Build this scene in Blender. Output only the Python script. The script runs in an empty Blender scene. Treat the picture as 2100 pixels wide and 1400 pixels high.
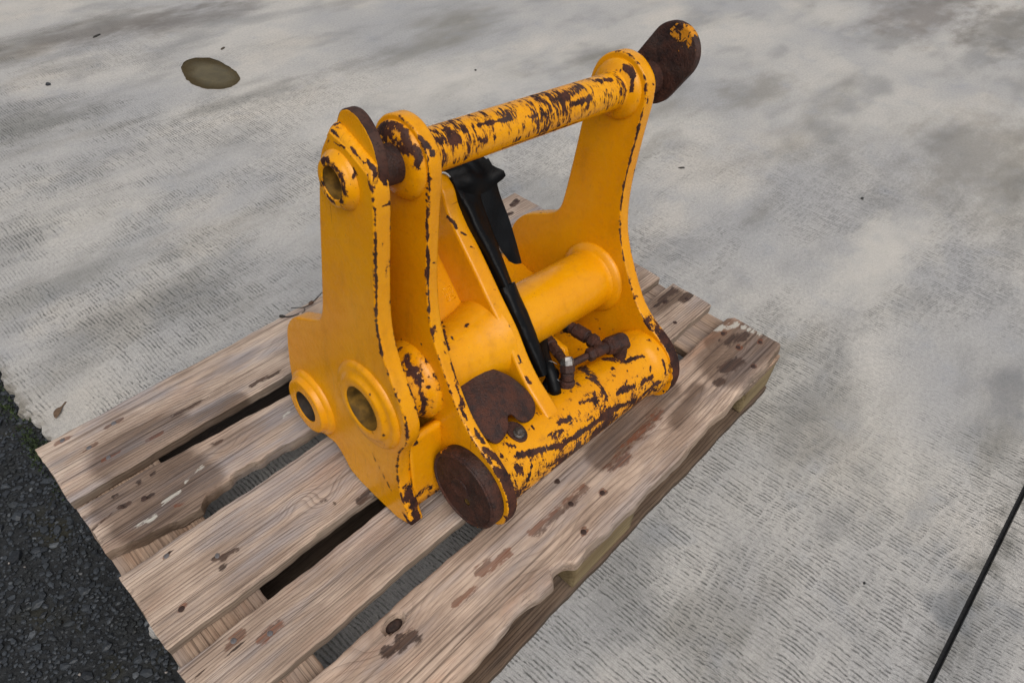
import bpy, bmesh, math, random
import numpy as np
from mathutils import Matrix, Vector
from mathutils.geometry import delaunay_2d_cdt
random.seed(7); np.random.seed(7)
scene = bpy.context.scene
COL = scene.collection
PI = math.pi

# ------------------------------------------------------------------ camera
cam_d = bpy.data.cameras.new('camera')
cam = bpy.data.objects.new('camera', cam_d); COL.objects.link(cam)
CAM_R = ((0.695568, 0.488613, -0.526728), (-0.717101, 0.517218, -0.467174), (0.044166, 0.702669, 0.710145))
m = Matrix([list(r) + [0] for r in CAM_R] + [[0, 0, 0, 1]])
m.translation = Vector((0.048499, -0.246062, 1.145423))
cam.matrix_world = m
cam_d.sensor_width = 36; cam_d.lens = 1386.93 * 36 / 2100
cam_d.clip_start = 0.02; cam_d.clip_end = 400
scene.camera = cam

# ------------------------------------------------------------------ sky, sun, exposure (overcast)
SUN_EL, SUN_AZ = math.radians(55), math.radians(-118)     # azimuth of the sun measured from +X towards +Y
w = bpy.data.worlds.new('World'); scene.world = w; w.use_nodes = True
wn = w.node_tree.nodes; wl = w.node_tree.links
sky = wn.new('ShaderNodeTexSky'); sky.sky_type = 'NISHITA'; sky.sun_disc = False
sky.sun_elevation = SUN_EL; sky.sun_rotation = PI / 2 - SUN_AZ
sky.air_density = 1.0; sky.dust_density = 4.0; sky.ozone_density = 1.0
hs = wn.new('ShaderNodeHueSaturation'); hs.inputs['Saturation'].default_value = .22      # cloud cover: nearly white sky light
bg = wn['Background']; bg.inputs['Strength'].default_value = 0.100
wl.new(sky.outputs[0], hs.inputs['Color']); wl.new(hs.outputs[0], bg.inputs['Color'])
sun_d = bpy.data.lights.new('sun', 'SUN'); sun_d.energy = 1.05; sun_d.angle = math.radians(60)
sun_d.color = (1.0, 0.95, 0.88)
sun = bpy.data.objects.new('sun', sun_d); COL.objects.link(sun)
sdir = Vector((math.cos(SUN_EL) * math.cos(SUN_AZ), math.cos(SUN_EL) * math.sin(SUN_AZ), math.sin(SUN_EL)))
sun.rotation_euler = sdir.to_track_quat('Z', 'Y').to_euler(); sun.location = sdir * 6
vs = scene.view_settings
vs.view_transform = 'Standard'; vs.look = 'None'; vs.gamma = 1; vs.use_curve_mapping = False
vs.exposure = 0.38
scene.cycles.max_bounces = 5; scene.cycles.diffuse_bounces = 3; scene.cycles.glossy_bounces = 2; scene.cycles.transmission_bounces = 2; scene.cycles.transparent_max_bounces = 4

# ------------------------------------------------------------------ node helpers
class NT:
    def __init__(s, name):
        s.mat = bpy.data.materials.new(name); s.mat.use_nodes = True
        s.t = s.mat.node_tree; s.n = s.t.nodes; s.l = s.t.links
        s.bsdf = s.n['Principled BSDF']
    def set(s, sock, v):
        if v is None: return
        if hasattr(v, 'is_output') or isinstance(v, bpy.types.NodeSocket): s.l.new(v, sock)
        else: sock.default_value = v
    def math(s, op, a, b=None, c=None, clamp=False):
        n = s.n.new('ShaderNodeMath'); n.operation = op; n.use_clamp = clamp
        s.set(n.inputs[0], a)
        if b is not None: s.set(n.inputs[1], b)
        if c is not None: s.set(n.inputs[2], c)
        return n.outputs[0]
    def mr(s, v, a, b, c=0.0, d=1.0, smooth=True):
        n = s.n.new('ShaderNodeMapRange'); n.interpolation_type = 'SMOOTHSTEP' if smooth else 'LINEAR'
        s.set(n.inputs[0], v); s.set(n.inputs[1], a); s.set(n.inputs[2], b); s.set(n.inputs[3], c); s.set(n.inputs[4], d)
        return n.outputs[0]
    def coord(s, kind='Object'):
        return s.n.new('ShaderNodeTexCoord').outputs[kind]
    def mapping(s, v, loc=(0, 0, 0), rot=(0, 0, 0), scale=(1, 1, 1)):
        n = s.n.new('ShaderNodeMapping'); s.l.new(v, n.inputs[0])
        n.inputs[1].default_value = loc; n.inputs[2].default_value = rot; n.inputs[3].default_value = scale
        return n.outputs[0]
    def noise(s, v, scale, detail=4, rough=.55, dist=0.0):
        n = s.n.new('ShaderNodeTexNoise'); s.set(n.inputs['Vector'], v)
        n.inputs['Scale'].default_value = scale; n.inputs['Detail'].default_value = detail
        n.inputs['Roughness'].default_value = rough; n.inputs['Distortion'].default_value = dist
        return n.outputs[0]
    def attr(s, name):
        n = s.n.new('ShaderNodeAttribute'); n.attribute_name = name; return n.outputs['Fac']
    def mix(s, f, a, b, mode='MIX'):
        n = s.n.new('ShaderNodeMix'); n.data_type = 'RGBA'; n.blend_type = mode; n.clamp_factor = True
        s.set(n.inputs[0], f); s.set(n.inputs[6], col(a)); s.set(n.inputs[7], col(b)); return n.outputs[2]
    def sep(s, v):
        n = s.n.new('ShaderNodeSeparateXYZ'); s.l.new(v, n.inputs[0]); return n.outputs
    def comb(s, x=0.0, y=0.0, z=0.0):
        n = s.n.new('ShaderNodeCombineXYZ'); s.set(n.inputs[0], x); s.set(n.inputs[1], y); s.set(n.inputs[2], z); return n.outputs[0]
    def rnd(s, x):
        n = s.n.new('ShaderNodeTexWhiteNoise'); n.noise_dimensions = '1D'; s.set(n.inputs['W'], x); return n.outputs['Value']
    def objrand(s): return s.n.new('ShaderNodeObjectInfo').outputs['Random']
    def bump(s, h, dist, strength=1.0, prev=None):
        n = s.n.new('ShaderNodeBump'); n.inputs['Strength'].default_value = strength; n.inputs['Distance'].default_value = dist
        s.l.new(h, n.inputs['Height'])
        if prev is not None: s.l.new(prev, n.inputs['Normal'])
        return n.outputs[0]
    def out(s, color=None, rough=None, metal=None, normal=None, spec=None):
        b = s.bsdf
        if color is not None: s.set(b.inputs['Base Color'], col(color))
        if rough is not None: s.set(b.inputs['Roughness'], rough)
        if metal is not None: s.set(b.inputs['Metallic'], metal)
        if normal is not None: s.l.new(normal, b.inputs['Normal'])
        if spec is not None: s.set(b.inputs['Specular IOR Level'], spec)
        return s.mat
def col(c):
    return (*c, 1.0) if isinstance(c, tuple) and len(c) == 3 else c
def srgb(r, g, b):
    f = lambda x: (x / 255 / 12.92) if x / 255 <= .04045 else ((x / 255 + .055) / 1.055) ** 2.4
    return (f(r), f(g), f(b))

# ------------------------------------------------------------------ materials: steel
def rust_layers(t, P):
    a = t.noise(P, 42, 5, .65); b = t.noise(P, 300, 3, .65); c_ = t.noise(P, 11, 3, .55)
    r = t.mix(t.mr(a, .34, .66), srgb(38, 22, 20), srgb(74, 42, 31))
    r = t.mix(t.mr(c_, .48, .70, 0, .60), r, srgb(76, 61, 55))
    r = t.mix(t.mr(b, .54, .70, 0, .65), r, srgb(24, 15, 15))
    r = t.mix(t.mr(b, .42, .28, 0, .40), r, srgb(100, 60, 42))
    return r, a, b
def paint_material(name, stretch=None, chip_scale=55):
    t = NT(name); P = t.coord()
    rust, ra, rb = rust_layers(t, P)
    wear = t.attr('wear')
    Q = t.mapping(P, scale=stretch) if stretch else P
    n1 = t.noise(Q, chip_scale, 6, .66, .3)
    n2 = t.noise(Q, 210, 3, .6)
    n = t.math('ADD', t.math('MULTIPLY', n1, .70), t.math('MULTIPLY', n2, .30))
    if stretch:                                    # axial and round-the-tube scoring
        sc = t.noise(t.mapping(P, scale=(1.0, .14, .14)), 420, 3, .6)
        n = t.math('ADD', n, t.math('MULTIPLY', t.math('SUBTRACT', sc, .5), .34))
    n = t.math('MULTIPLY_ADD', n, 2.3, -.65)
    thr = t.mr(wear, 0, 1, 1.00, .12, False)
    d = t.math('SUBTRACT', n, thr)
    chip = t.mr(d, -.012, .028)
    rim = t.math('MULTIPLY', t.mr(d, -.16, -.01), t.math('SUBTRACT', 1.0, chip))      # stained paint round a chip
    yv = t.noise(P, 6, 4, .6); yf = t.noise(P, 70, 5, .65)
    yel = t.mix(t.mr(yv, .32, .68), (.68, .262, .0012), (.73, .308, .0020))
    yel = t.mix(t.mr(yf, .50, .72, 0, .30), yel, (.46, .175, .005))
    yel = t.mix(t.mr(yf, .46, .30, 0, .16), yel, (.78, .40, .03))
    grime = t.mr(t.noise(t.mapping(P, scale=(1, 1, .30)), 24, 5, .68), .52, .80, 0, .32)
    yel = t.mix(grime, yel, (.22, .092, .010))
    scr = t.math('MULTIPLY', t.mr(t.noise(t.mapping(P, rot=(.5, .2, .3), scale=(.5, 9, .35)), 26, 2, .5), .70, .73), t.mr(yv, .45, .6))
    yel = t.mix(t.math('MULTIPLY', scr, .55), yel, (.20, .07, .012))
    spk = t.mr(t.noise(P, 520, 1, .5), .735, .76)
    yel = t.mix(t.math('MULTIPLY', spk, t.mr(yv, .40, .62, .15, .85)), yel, (.09, .030, .012))
    yel = t.mix(t.math('MULTIPLY', rim, .50), yel, (.26, .085, .010))
    halo = t.math('MULTIPLY', t.mr(d, .0, .10, 1, 0), .45)
    color = t.mix(chip, yel, t.mix(halo, rust, srgb(92, 46, 26)))
    wob = t.noise(P, 30, 3, .55)
    hgt = t.math('ADD', t.math('MULTIPLY', chip, -.75), t.math('ADD', t.math('MULTIPLY', yf, .10), t.math('MULTIPLY', wob, .7)))
    hgt = t.math('ADD', hgt, t.math('MULTIPLY', t.math('MULTIPLY', rb, chip), .7))
    nrm = t.bump(hgt, .0012, .9)
    rough = t.mix(chip, t.mix(t.mr(yf, .4, .7), (.20, .20, .20), (.38, .38, .38)), (.72, .72, .72))
    return t.out(color, rough, 0.0, nrm, t.mr(chip, 0, 1, .34, .22))
def rust_material(name, paint=0.0, dark=1.0):
    t = NT(name); P = t.coord()
    rust, ra, rb = rust_layers(t, P)
    wear = t.attr('wear')                      # here: 1 = paint survives
    n = t.noise(P, 70, 7, .62, .3)
    p = t.mr(t.math('SUBTRACT', n, t.mr(wear, 0, 1, .80, .30, False)), -.004, .012)
    c_ = t.mix(p, rust, (.66, .25, .004))
    c_ = t.mix(1.0, c_, (dark, dark, dark), 'MULTIPLY')
    h = t.math('ADD', t.math('MULTIPLY', rb, .9), t.math('ADD', ra, t.math('MULTIPLY', p, .5)))
    return t.out(c_, t.mr(ra, .3, .7, .50, .8), 0.0, t.bump(h, .0022, 1.0), .35)
MAT = {}
MAT['paint'] = paint_material('chipped_yellow_paint')
MAT['paint_scratch'] = paint_material('scraped_yellow_paint', (1.5, .62, .62), 60)
MAT['paint_slab'] = paint_material('flaking_yellow_paint', (.85, 1.1, 1.1), 50)
MAT['rust'] = rust_material('rusty_steel')
MAT['rust_dark'] = rust_material('dark_rusty_steel', dark=.85)
def simple(name, c_, rough, metal=0.0, scale=60, var=.25, bump=.0006, spec=.5):
    t = NT(name); P = t.coord(); n = t.noise(P, scale, 5, .6)
    cc = t.mix(t.mr(n, .3, .7), tuple(x * (1 - var) for x in c_), tuple(min(1, x * (1 + var)) for x in c_))
    return t.out(cc, rough, metal, t.bump(n, bump, .6), spec)
MAT['rubber'] = simple('black_rubber', (.0028, .0032, .004), .38, scale=30, bump=.003, spec=.14)
MAT['steel'] = simple('bright_worn_steel', (.21, .20, .19), .42, .8, 120, .5)
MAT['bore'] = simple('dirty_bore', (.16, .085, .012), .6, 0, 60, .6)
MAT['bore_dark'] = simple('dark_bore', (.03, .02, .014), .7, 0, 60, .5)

# ------------------------------------------------------------------ mesh helpers
def link(name, me, mat, parent=None, label=None):
    o = bpy.data.objects.new(name, me); COL.objects.link(o)
    if mat: me.materials.append(mat)
    if parent: o.parent = parent
    if label: o['label'] = label
    return o
def mesh_from(verts, faces, smooth=True):
    me = bpy.data.meshes.new('mesh'); me.from_pydata([tuple(map(float, v)) for v in verts], [], faces); me.update()
    if smooth:
        for p in me.polygons: p.use_smooth = True
    return me
def bm_mesh(bm, smooth_angle=None):
    me = bpy.data.meshes.new('mesh'); bm.normal_update(); bm.to_mesh(me); bm.free()
    return me
def set_attr(me, name, vals):
    a = me.attributes.new(name, 'FLOAT', 'POINT'); a.data.foreach_set('value', np.asarray(vals, dtype=np.float32))
def co_of(me):
    a = np.empty(len(me.vertices) * 3, dtype=np.float32); me.vertices.foreach_get('co', a); return a.reshape(-1, 3).astype(float)
def catmull(pts, step, closed=True):
    """smooth curve through pts; a point given twice in a row is a sharp corner"""
    P = [np.array(p, float) for p in pts]; n = len(P); out = []
    rng = range(n) if closed else range(n - 1)
    for i in rng:
        p1, p2 = P[i], P[(i + 1) % n]
        L = np.linalg.norm(p2 - p1)
        if L < 1e-9: continue
        p0 = P[i - 1] if (closed or i > 0) else p1; p3 = P[(i + 2) % n] if (closed or i + 2 < n) else p2
        t1 = (p2 - p0) * .5; t2 = (p3 - p1) * .5
        l0, l3 = np.linalg.norm(p1 - p0), np.linalg.norm(p3 - p2)
        if l0 < 1e-9: t1 = (p2 - p1)
        elif l0 > 0: t1 = (p2 - p0) * (L / (L + l0))
        if l3 < 1e-9: t2 = (p2 - p1)
        else: t2 = (p3 - p1) * (L / (L + l3))
        k = max(1, int(round(L / step)))
        for j in range(k):
            s = j / k; s2, s3 = s * s, s ** 3
            out.append((2 * s3 - 3 * s2 + 1) * p1 + (s3 - 2 * s2 + s) * t1 + (-2 * s3 + 3 * s2) * p2 + (s3 - s2) * t2)
    if not closed: out.append(P[-1])
    return np.array(out)
def offset_loop(L, dist):
    """move a closed CCW 2-D loop inwards by dist"""
    a = np.roll(L, 1, 0); b = np.roll(L, -1, 0)
    e1 = L - a; e2 = b - L
    e1 /= np.linalg.norm(e1, axis=1)[:, None] + 1e-12; e2 /= np.linalg.norm(e2, axis=1)[:, None] + 1e-12
    n1 = np.stack([-e1[:, 1], e1[:, 0]], 1); n2 = np.stack([-e2[:, 1], e2[:, 0]], 1)
    n = n1 + n2; n /= np.linalg.norm(n, axis=1)[:, None] + 1e-12
    c_ = np.clip((n * n1).sum(1), .6, 1)
    return L + n * (dist / c_)[:, None]
def area2(L): return ((L[:, 0] * np.roll(L[:, 1], -1) - L[:, 1] * np.roll(L[:, 0], -1)).sum()) / 2
def in_poly(P, L):
    x, y = P[:, 0], P[:, 1]; c_ = np.zeros(len(P), bool); a = L; b = np.roll(L, -1, 0)
    for (x0, y0), (x1, y1) in zip(a, b):
        if y0 == y1: continue
        k = ((y0 > y) != (y1 > y)) & (x < (x1 - x0) * (y - y0) / (y1 - y0) + x0); c_ ^= k
    return c_
def plate(loop, z0, z1, bev=.002, holes=(), grid=.0048, seg=2):
    """flat plate with rounded arrises: loop in (a,b), thickness along the first axis from z0 to z1; coords (t,a,b)"""
    if area2(loop) < 0: loop = loop[::-1]
    V = []; Fc = []; SM = []
    pr = [(z0 + bev * (1 - math.sin(PI / 2 * k / seg)), bev * (1 - math.cos(PI / 2 * k / seg))) for k in range(seg, -1, -1)]
    k = max(1, int((z1 - z0 - 2 * bev) / .004))
    pr = pr + [(z0 + bev + (z1 - z0 - 2 * bev) * q / k, 0) for q in range(1, k)] + [(z0 + z1 - z, i) for z, i in pr[::-1]]
    n = len(loop); loops = []
    for z, ins in pr:
        L = offset_loop(loop, ins) if ins > 1e-9 else loop
        loops.append(L); V += [(z, p[0], p[1]) for p in L]
    for r in range(len(pr) - 1):
        for i in range(n):
            j = (i + 1) % n; Fc.append((r * n + i, r * n + j, (r + 1) * n + j, (r + 1) * n + i)); SM.append(True)
    for side, L in ((0, loops[0]), (len(pr) - 1, loops[-1])):
        z = pr[side][0]; pts = [tuple(p) for p in L]; edges = [(i, (i + 1) % n) for i in range(n)]
        for (ca, cb, r) in holes:
            b = len(pts); kk = 40
            pts += [(ca + r * math.cos(2 * PI * q / kk), cb + r * math.sin(2 * PI * q / kk)) for q in range(kk)]
            edges += [(b + q, b + (q + 1) % kk) for q in range(kk)]
        if grid:
            lo = L.min(0); hi = L.max(0); gx = np.arange(lo[0], hi[0], grid); gy = np.arange(lo[1], hi[1], grid * .87)
            G = np.array([(x + (grid / 2 if q % 2 else 0), y) for q, y in enumerate(gy) for x in gx])
            G = G[in_poly(G, L)]
            if len(G):
                d = np.full(len(G), 9.)
                for q in range(0, len(G), 2000): d[q:q + 2000] = np.linalg.norm(G[q:q + 2000, None] - L[None], axis=2).min(1)
                G = G[d > grid * .55]
                for (ca, cb, r) in holes: G = G[np.hypot(G[:, 0] - ca, G[:, 1] - cb) > r + grid * .4]
                pts += [tuple(p) for p in G]
        res = delaunay_2d_cdt([Vector(p) for p in pts], edges, [], 0, 1e-7)
        rv = np.array([v[:] for v in res[0]]); tri = np.array([f for f in res[2] if len(f) == 3])
        ctr = rv[tri].mean(1); keep = in_poly(ctr, L)
        for (ca, cb, r) in holes: keep &= np.hypot(ctr[:, 0] - ca, ctr[:, 1] - cb) > r * .98
        tri = tri[keep]; idx = []
        for q, src in enumerate(res[3]):
            o = [k_ for k_ in src if k_ < n]
            if o: idx.append(side * n + o[0])
            else: idx.append(len(V)); V.append((z, rv[q][0], rv[q][1]))
        for t_ in tri: Fc.append(tuple(idx[q] for q in t_)); SM.append(False)
    me = mesh_from(V, Fc, False); bm = bmesh.new(); bm.from_mesh(me); bpy.data.meshes.remove(me)
    for f, sm in zip(bm.faces, SM): f.smooth = sm
    bmesh.ops.recalc_face_normals(bm, faces=bm.faces[:])
    return bm
def lathe(prof, center, axis_pts=None, n=40, sub=None, a0=0, a1=2 * PI, closed_ends=(False, False)):
    """profile [(u,r)] round an axis parallel to u through (v,h)=center"""
    if sub:
        q = [prof[0]]
        for (u0, r0), (u1, r1) in zip(prof, prof[1:]):
            k = max(1, int(math.hypot(u1 - u0, r1 - r0) / sub))
            q += [(u0 + (u1 - u0) * j / k, r0 + (r1 - r0) * j / k) for j in range(1, k + 1)]
        prof = q
    V = []; Fc = []
    for (u, r) in prof:
        for i in range(n):
            a = 2 * PI * i / n
            V.append((u, center[0] + r * math.cos(a), center[1] + r * math.sin(a)))
    for k in range(len(prof) - 1):
        for i in range(n):
            j = (i + 1) % n; Fc.append((k * n + i, k * n + j, (k + 1) * n + j, (k + 1) * n + i))
    if closed_ends[0]: Fc.append(tuple(range(n - 1, -1, -1)))
    if closed_ends[1]: Fc.append(tuple((len(prof) - 1) * n + i for i in range(n)))
    return V, Fc
def fix_normals(me, flat_angle=None):
    bm = bmesh.new(); bm.from_mesh(me); bmesh.ops.recalc_face_normals(bm, faces=bm.faces[:])
    if flat_angle:
        for e in bm.edges:
            if len(e.link_faces) == 2 and e.calc_face_angle(0) > flat_angle: e.smooth = False
    bm.to_mesh(me); bm.free(); return me
def tube_path(points, radii, n=16, cap=True, squash=1.0):
    """tube through 3-D points with a radius per point"""
    P = [Vector(p) for p in points]; V = []; Fc = []
    up = Vector((0.13, 0.27, 1)).normalized()
    prev = None
    for i, p in enumerate(P):
        d = ((P[min(i + 1, len(P) - 1)] - P[max(i - 1, 0)])).normalized()
        if prev is None:
            x = d.cross(up).normalized()
        else:
            x = (prev - d * prev.dot(d)).normalized()
        prev = x; y = d.cross(x)
        for k in range(n):
            a = 2 * PI * k / n
            V.append(p + (x * math.cos(a) + y * math.sin(a) * squash) * radii[i])
    for i in range(len(P) - 1):
        for k in range(n):
            j = (k + 1) % n; Fc.append((i * n + k, i * n + j, (i + 1) * n + j, (i + 1) * n + k))
    if cap: Fc.append(tuple(range(n - 1, -1, -1))); Fc.append(tuple((len(P) - 1) * n + k for k in range(n)))
    return V, Fc

# ================================================================== THE SETTING
def struct(name, me, mat):
    o = link(name, me, mat); o['kind'] = 'structure'; return o
# ---- concrete material (world metres)
def concrete():
    t = NT('tamped_concrete'); P = t.coord(); x, y, z = t.sep(P)
    big = t.noise(t.mapping(P, scale=(.9, 1.3, 1)), 1.3, 4, .5, .2)
    mid = t.noise(t.mapping(P, scale=(.7, 1.4, 1)), 3.4, 4, .52, .2)
    fine = t.noise(P, 110, 3, .65); mic = t.noise(P, 430, 2, .6)
    w1 = t.noise(P, 2.2, 2, .5); w2 = t.noise(P, 13, 3, .55); w3 = t.noise(t.mapping(P, loc=(5, 3, 0)), 42, 2, .5)
    def dashes(ry, rx, off, wy, wx, bowk, f0, f1):
        yr = t.math('ADD', t.math('MULTIPLY', y, ry), t.math('ADD', t.math('MULTIPLY', w1, 3.0 + off), t.math('MULTIPLY', w2, wy)))
        row = t.math('FLOOR', yr); fr = t.math('FRACT', yr)
        jog = t.rnd(t.math('ADD', row, off))
        xs = t.math('ADD', t.math('MULTIPLY', x, rx), t.math('ADD', jog, t.math('MULTIPLY', w1, 3.0)))
        xs = t.math('ADD', xs, t.math('ADD', t.math('MULTIPLY', t.math('MULTIPLY', fr, fr), bowk), t.math('ADD', t.math('MULTIPLY', w2, wx), t.math('MULTIPLY', w3, .55))))
        fx = t.math('FRACT', xs)
        g = t.math('MULTIPLY', t.mr(fx, .16, .48), t.mr(fx, .50, .74, 1, 0))
        cell = t.rnd(t.math('ADD', t.math('MULTIPLY', row, 17.3), t.math('FLOOR', xs)))
        endw = t.math('MULTIPLY', t.mr(fr, .0, .10, .45, 1), t.mr(fr, t.math('MULTIPLY_ADD', cell, .30, f0 + .15), f1 + .05, 1, .30))
        return t.math('MULTIPLY', t.math('MULTIPLY', g, endw), t.mr(cell, .0, .6, .25, 1)), xs
    g1, xs = dashes(21.0, 124.0, 0.0, 1.5, 1.0, .35, .40, .98)
    g2, _ = dashes(46.0, 140.0, 3.7, 1.6, 1.0, .4, .25, .80)
    zone = t.mr(t.noise(t.mapping(P, loc=(2.3, 1.1, 0), scale=(.7, 1.7, 1)), 2.2, 5, .62), .40, .57)
    far = t.mr(t.math('ADD', x, t.math('MULTIPLY', y, .55)), 1.7, 3.4, 1, .10)
    zone = t.math('MULTIPLY', zone, far)
    zone = t.math('MAXIMUM', zone, t.math('MULTIPLY', t.math('MULTIPLY', t.mr(y, .75, .30), t.mr(x, 1.5, .9, .15, 1)), t.mr(big, .36, .5, .6, 1)))
    patch = t.noise(P, 9, 4, .62)
    zone = t.math('MULTIPLY', zone, t.mr(patch, .30, .52, .30, 1))
    sel = t.mr(t.noise(t.mapping(P, loc=(6, 2, 0), scale=(.7, 1.6, 1)), 5, 3, .5), .50, .58)
    gm = t.math('MULTIPLY', t.math('ADD', t.math('MULTIPLY', g1, t.mr(sel, 0, 1, 1, .25)), t.math('MULTIPLY', g2, t.mr(sel, 0, 1, .25, .9))), zone, None, True)
    base = t.mix(t.mr(big, .36, .66), (.275, .274, .278), (.385, .368, .345))
    base = t.mix(t.mr(mid, .48, .70, 0, .62), base, (.165, .166, .168))
    base = t.mix(t.mr(t.noise(t.mapping(P, loc=(9, 4, 0), scale=(.6, 1.6, 1)), 2.0, 4, .55, .2), .53, .74, 0, .70), base, (.125, .118, .100))
    base = t.mix(t.mr(t.noise(t.mapping(P, loc=(1, 7, 0), scale=(.7, 1.2, 1)), 2.4, 4, .55), .53, .70, 0, .50), base, (.440, .405, .360))
    base = t.mix(t.mr(t.noise(t.mapping(P, loc=(4, 4, 2)), 9, 4, .6), .52, .78, 0, .35), base, (.205, .222, .255))
    base = t.mix(t.mr(fine, .3, .75, 0, .30), base, (.13, .13, .128))
    base = t.mix(t.mr(mic, .58, .76, 0, .45), base, (.06, .06, .06))
    base = t.mix(t.mr(mic, .44, .26, 0, .35), base, (.52, .51, .49))
    sn = t.noise(t.mapping(P, scale=(.8, 1.5, 1)), 7, 4, .6)
    for (cx, cy, rx, ry, k_, c_) in ((.93, 2.92,   .55, .13, .62, (.095, .083, .072)), (1.28, 2.80, .40, .10, .55, (.085, .074, .066)), (1.12, 2.02, .34, .05, .5, (.10, .10, .092)), (.45, 2.28, .30, .10, .6, (.11, .11, .10)),
            (4.0, .70, .5, .22, .55, (.10, .082, .068)), (4.15, .34, .5, .2, .6, (.10, .092, .08)), (2.58, .80, .22, .12, .5, (.13, .12, .10)), (2.75, .03, .45, .22, .5, (.115, .105, .088)), (1.62, -.40, .15, .07, .6, (.10, .105, .115)), (1.58, 1.48, .10, .06, .55, (.14, .155, .175)),
            (.12, 1.42, .35, .06, .45, (.12, .12, .11)), (.30, 1.20, .25, .07, .4, (.10, .10, .095)), (1.95, .02, .30, .12, -.55, (.44, .415, .375)), (1.75, 1.55, .55, .22, -.5, (.42, .40, .37)), (.62, 1.80, .4, .12, -.4, (.40, .38, .355))):
        q = t.math('SQRT', t.math('ADD', t.math('POWER', t.math('MULTIPLY', t.math('SUBTRACT', x, cx), 1 / rx), 2.0), t.math('POWER', t.math('MULTIPLY', t.math('SUBTRACT', y, cy), 1 / ry), 2.0)))
        f_ = t.mr(t.math('ADD', q, t.math('MULTIPLY', t.math('SUBTRACT', sn, .5), 2.6)), 1.35, .1, 0, abs(k_))
        base = t.mix(f_, base, c_)
    jt = t.math('ABSOLUTE', t.math('ADD', y, .508))
    jd = t.math('MULTIPLY', t.mr(jt, .0, .05, 1, 0), t.mr(t.noise(P, 22, 4, .6), .35, .7, .1, .8))
    base = t.mix(jd, base, (.075, .072, .062))
    bl = t.math('MULTIPLY', t.mr(jt, .02, .16, 1, 0), t.mr(t.noise(P, 5, 3, .5), .55, .66))
    base = t.mix(t.math('MULTIPLY', bl, .6), base, (.115, .125, .14))
    ed = t.math('MULTIPLY', t.mr(x, .0, .05, 1, 0), t.mr(t.noise(P, 40, 4, .6), .38, .6))
    base = t.mix(t.math('MULTIPLY', ed, .7), base, (.075, .062, .038))
    gm = t.math('MULTIPLY', gm, t.mr(fine, .30, .62, .30, 1.0))
    base = t.mix(t.math('MULTIPLY', gm, .72), base, (.062, .063, .060))
    base = t.mix(1.0, base, (1.29, 1.275, 1.25), 'MULTIPLY')
    h = t.math('ADD', t.math('MULTIPLY', gm, -.8), t.math('ADD', t.math('MULTIPLY', fine, .45), t.math('MULTIPLY', mic, .35)))
    return t.out(base, t.mr(mid, .4, .7, .86, .7), 0, t.bump(h, .0035, .9), .3)
CONC = concrete()
def slab(name, outline, z_top, z_bot, mat):
    bm = bmesh.new(); n = len(outline)
    top = [bm.verts.new((p[0], p[1], z_top)) for p in outline]; bot = [bm.verts.new((p[0], p[1], z_bot)) for p in outline]
    bm.faces.new(top); bm.faces.new(bot[::-1])
    for i in range(n):
        j = (i + 1) % n; bm.faces.new((top[i], bot[i], bot[j], top[j]))
    bmesh.ops.recalc_face_normals(bm, faces=bm.faces[:])
    return bm_mesh(bm)
def ragged(y0, y1, seed, step=.006):
    r = random.Random(seed); out = []; y = y0; a = b = 0
    ph = [r.uniform(0, 6) for _ in range(5)]
    while y < y1:
        a = .6 * a + r.uniform(-.0035, .0035)
        x = .012 + .012 * math.sin(y * 7 + ph[0]) + .008 * math.sin(y * 19 + ph[1]) + .004 * math.sin(y * 61 + ph[2]) + .003 * math.sin(y * 143 + ph[3]) + a
        out.append((x, y)); y += step
    return out
JY = -.508
edgeA = [(x, y) for x, y in ragged(JY + .006, 3.2, 3)]
struct('concrete_slab', slab('c', [(16, JY + .005), (16, 16), (0.0, 16), (0.01, 3.3)] + edgeA[::-1] + [(.01, JY + .005)], 0, -.09, CONC), CONC)
edgeB = ragged(-2.5, JY - .006, 9)
struct('concrete_slab', slab('c', [(.01, JY - .005)] + edgeB[::-1] + [(.01, -14), (16, -14), (16, JY - .005)], -.0015, -.09, CONC), CONC)
jm = simple('joint_filler', (.009, .009, .010), .8, 0, 180, .5, .002)
struct('joint_filler', slab('j', [(0.0, JY - .0045), (16, JY - .0045), (16, JY + .0045), (0.0, JY + .0045)], -.009, -.08, jm), jm)
# ---- asphalt: dark binder with real stones
def asphalt_mat():
    t = NT('asphalt_binder'); P = t.coord(); n = t.noise(P, 60, 6, .65); m_ = t.noise(P, 9, 4, .6)
    c_ = t.mix(t.mr(n, .3, .7), (.008, .009, .010), (.026, .028, .030))
    c_ = t.mix(t.mr(m_, .52, .7, 0, .8), c_, (.024, .022, .012))
    return t.out(c_, .8, 0, t.bump(n, .006, 1), .3)
def stone_mat():
    t = NT('asphalt_stones'); P = t.coord(); r = t.n.new('ShaderNodeNewGeometry').outputs['Random Per Island']
    n = t.noise(P, 200, 4, .6)
    c_ = t.mix(t.mr(r, 0, .93, 0, 1, False), (.009, .011, .014), (.038, .044, .052))
    c_ = t.mix(t.mr(r, .965, .97), c_, (.075, .082, .09))
    c_ = t.mix(t.mr(r, .990, .992), c_, (.26, .23, .21))
    c_ = t.mix(t.mr(t.noise(P, 14, 4, .6), .52, .66, 0, .55), c_, (.012, .012, .008))
    c_ = t.mix(t.mr(n, .5, .8, 0, .5), c_, (.010, .011, .013))
    return t.out(c_, .42, 0, t.bump(n, .0015, .8), .45)
AS = asphalt_mat()
ag = slab('a', [(-60, -60), (60, -60), (60, 60), (-60, 60)], -.014, -.4, AS)
struct('asphalt', ag, AS)
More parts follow.
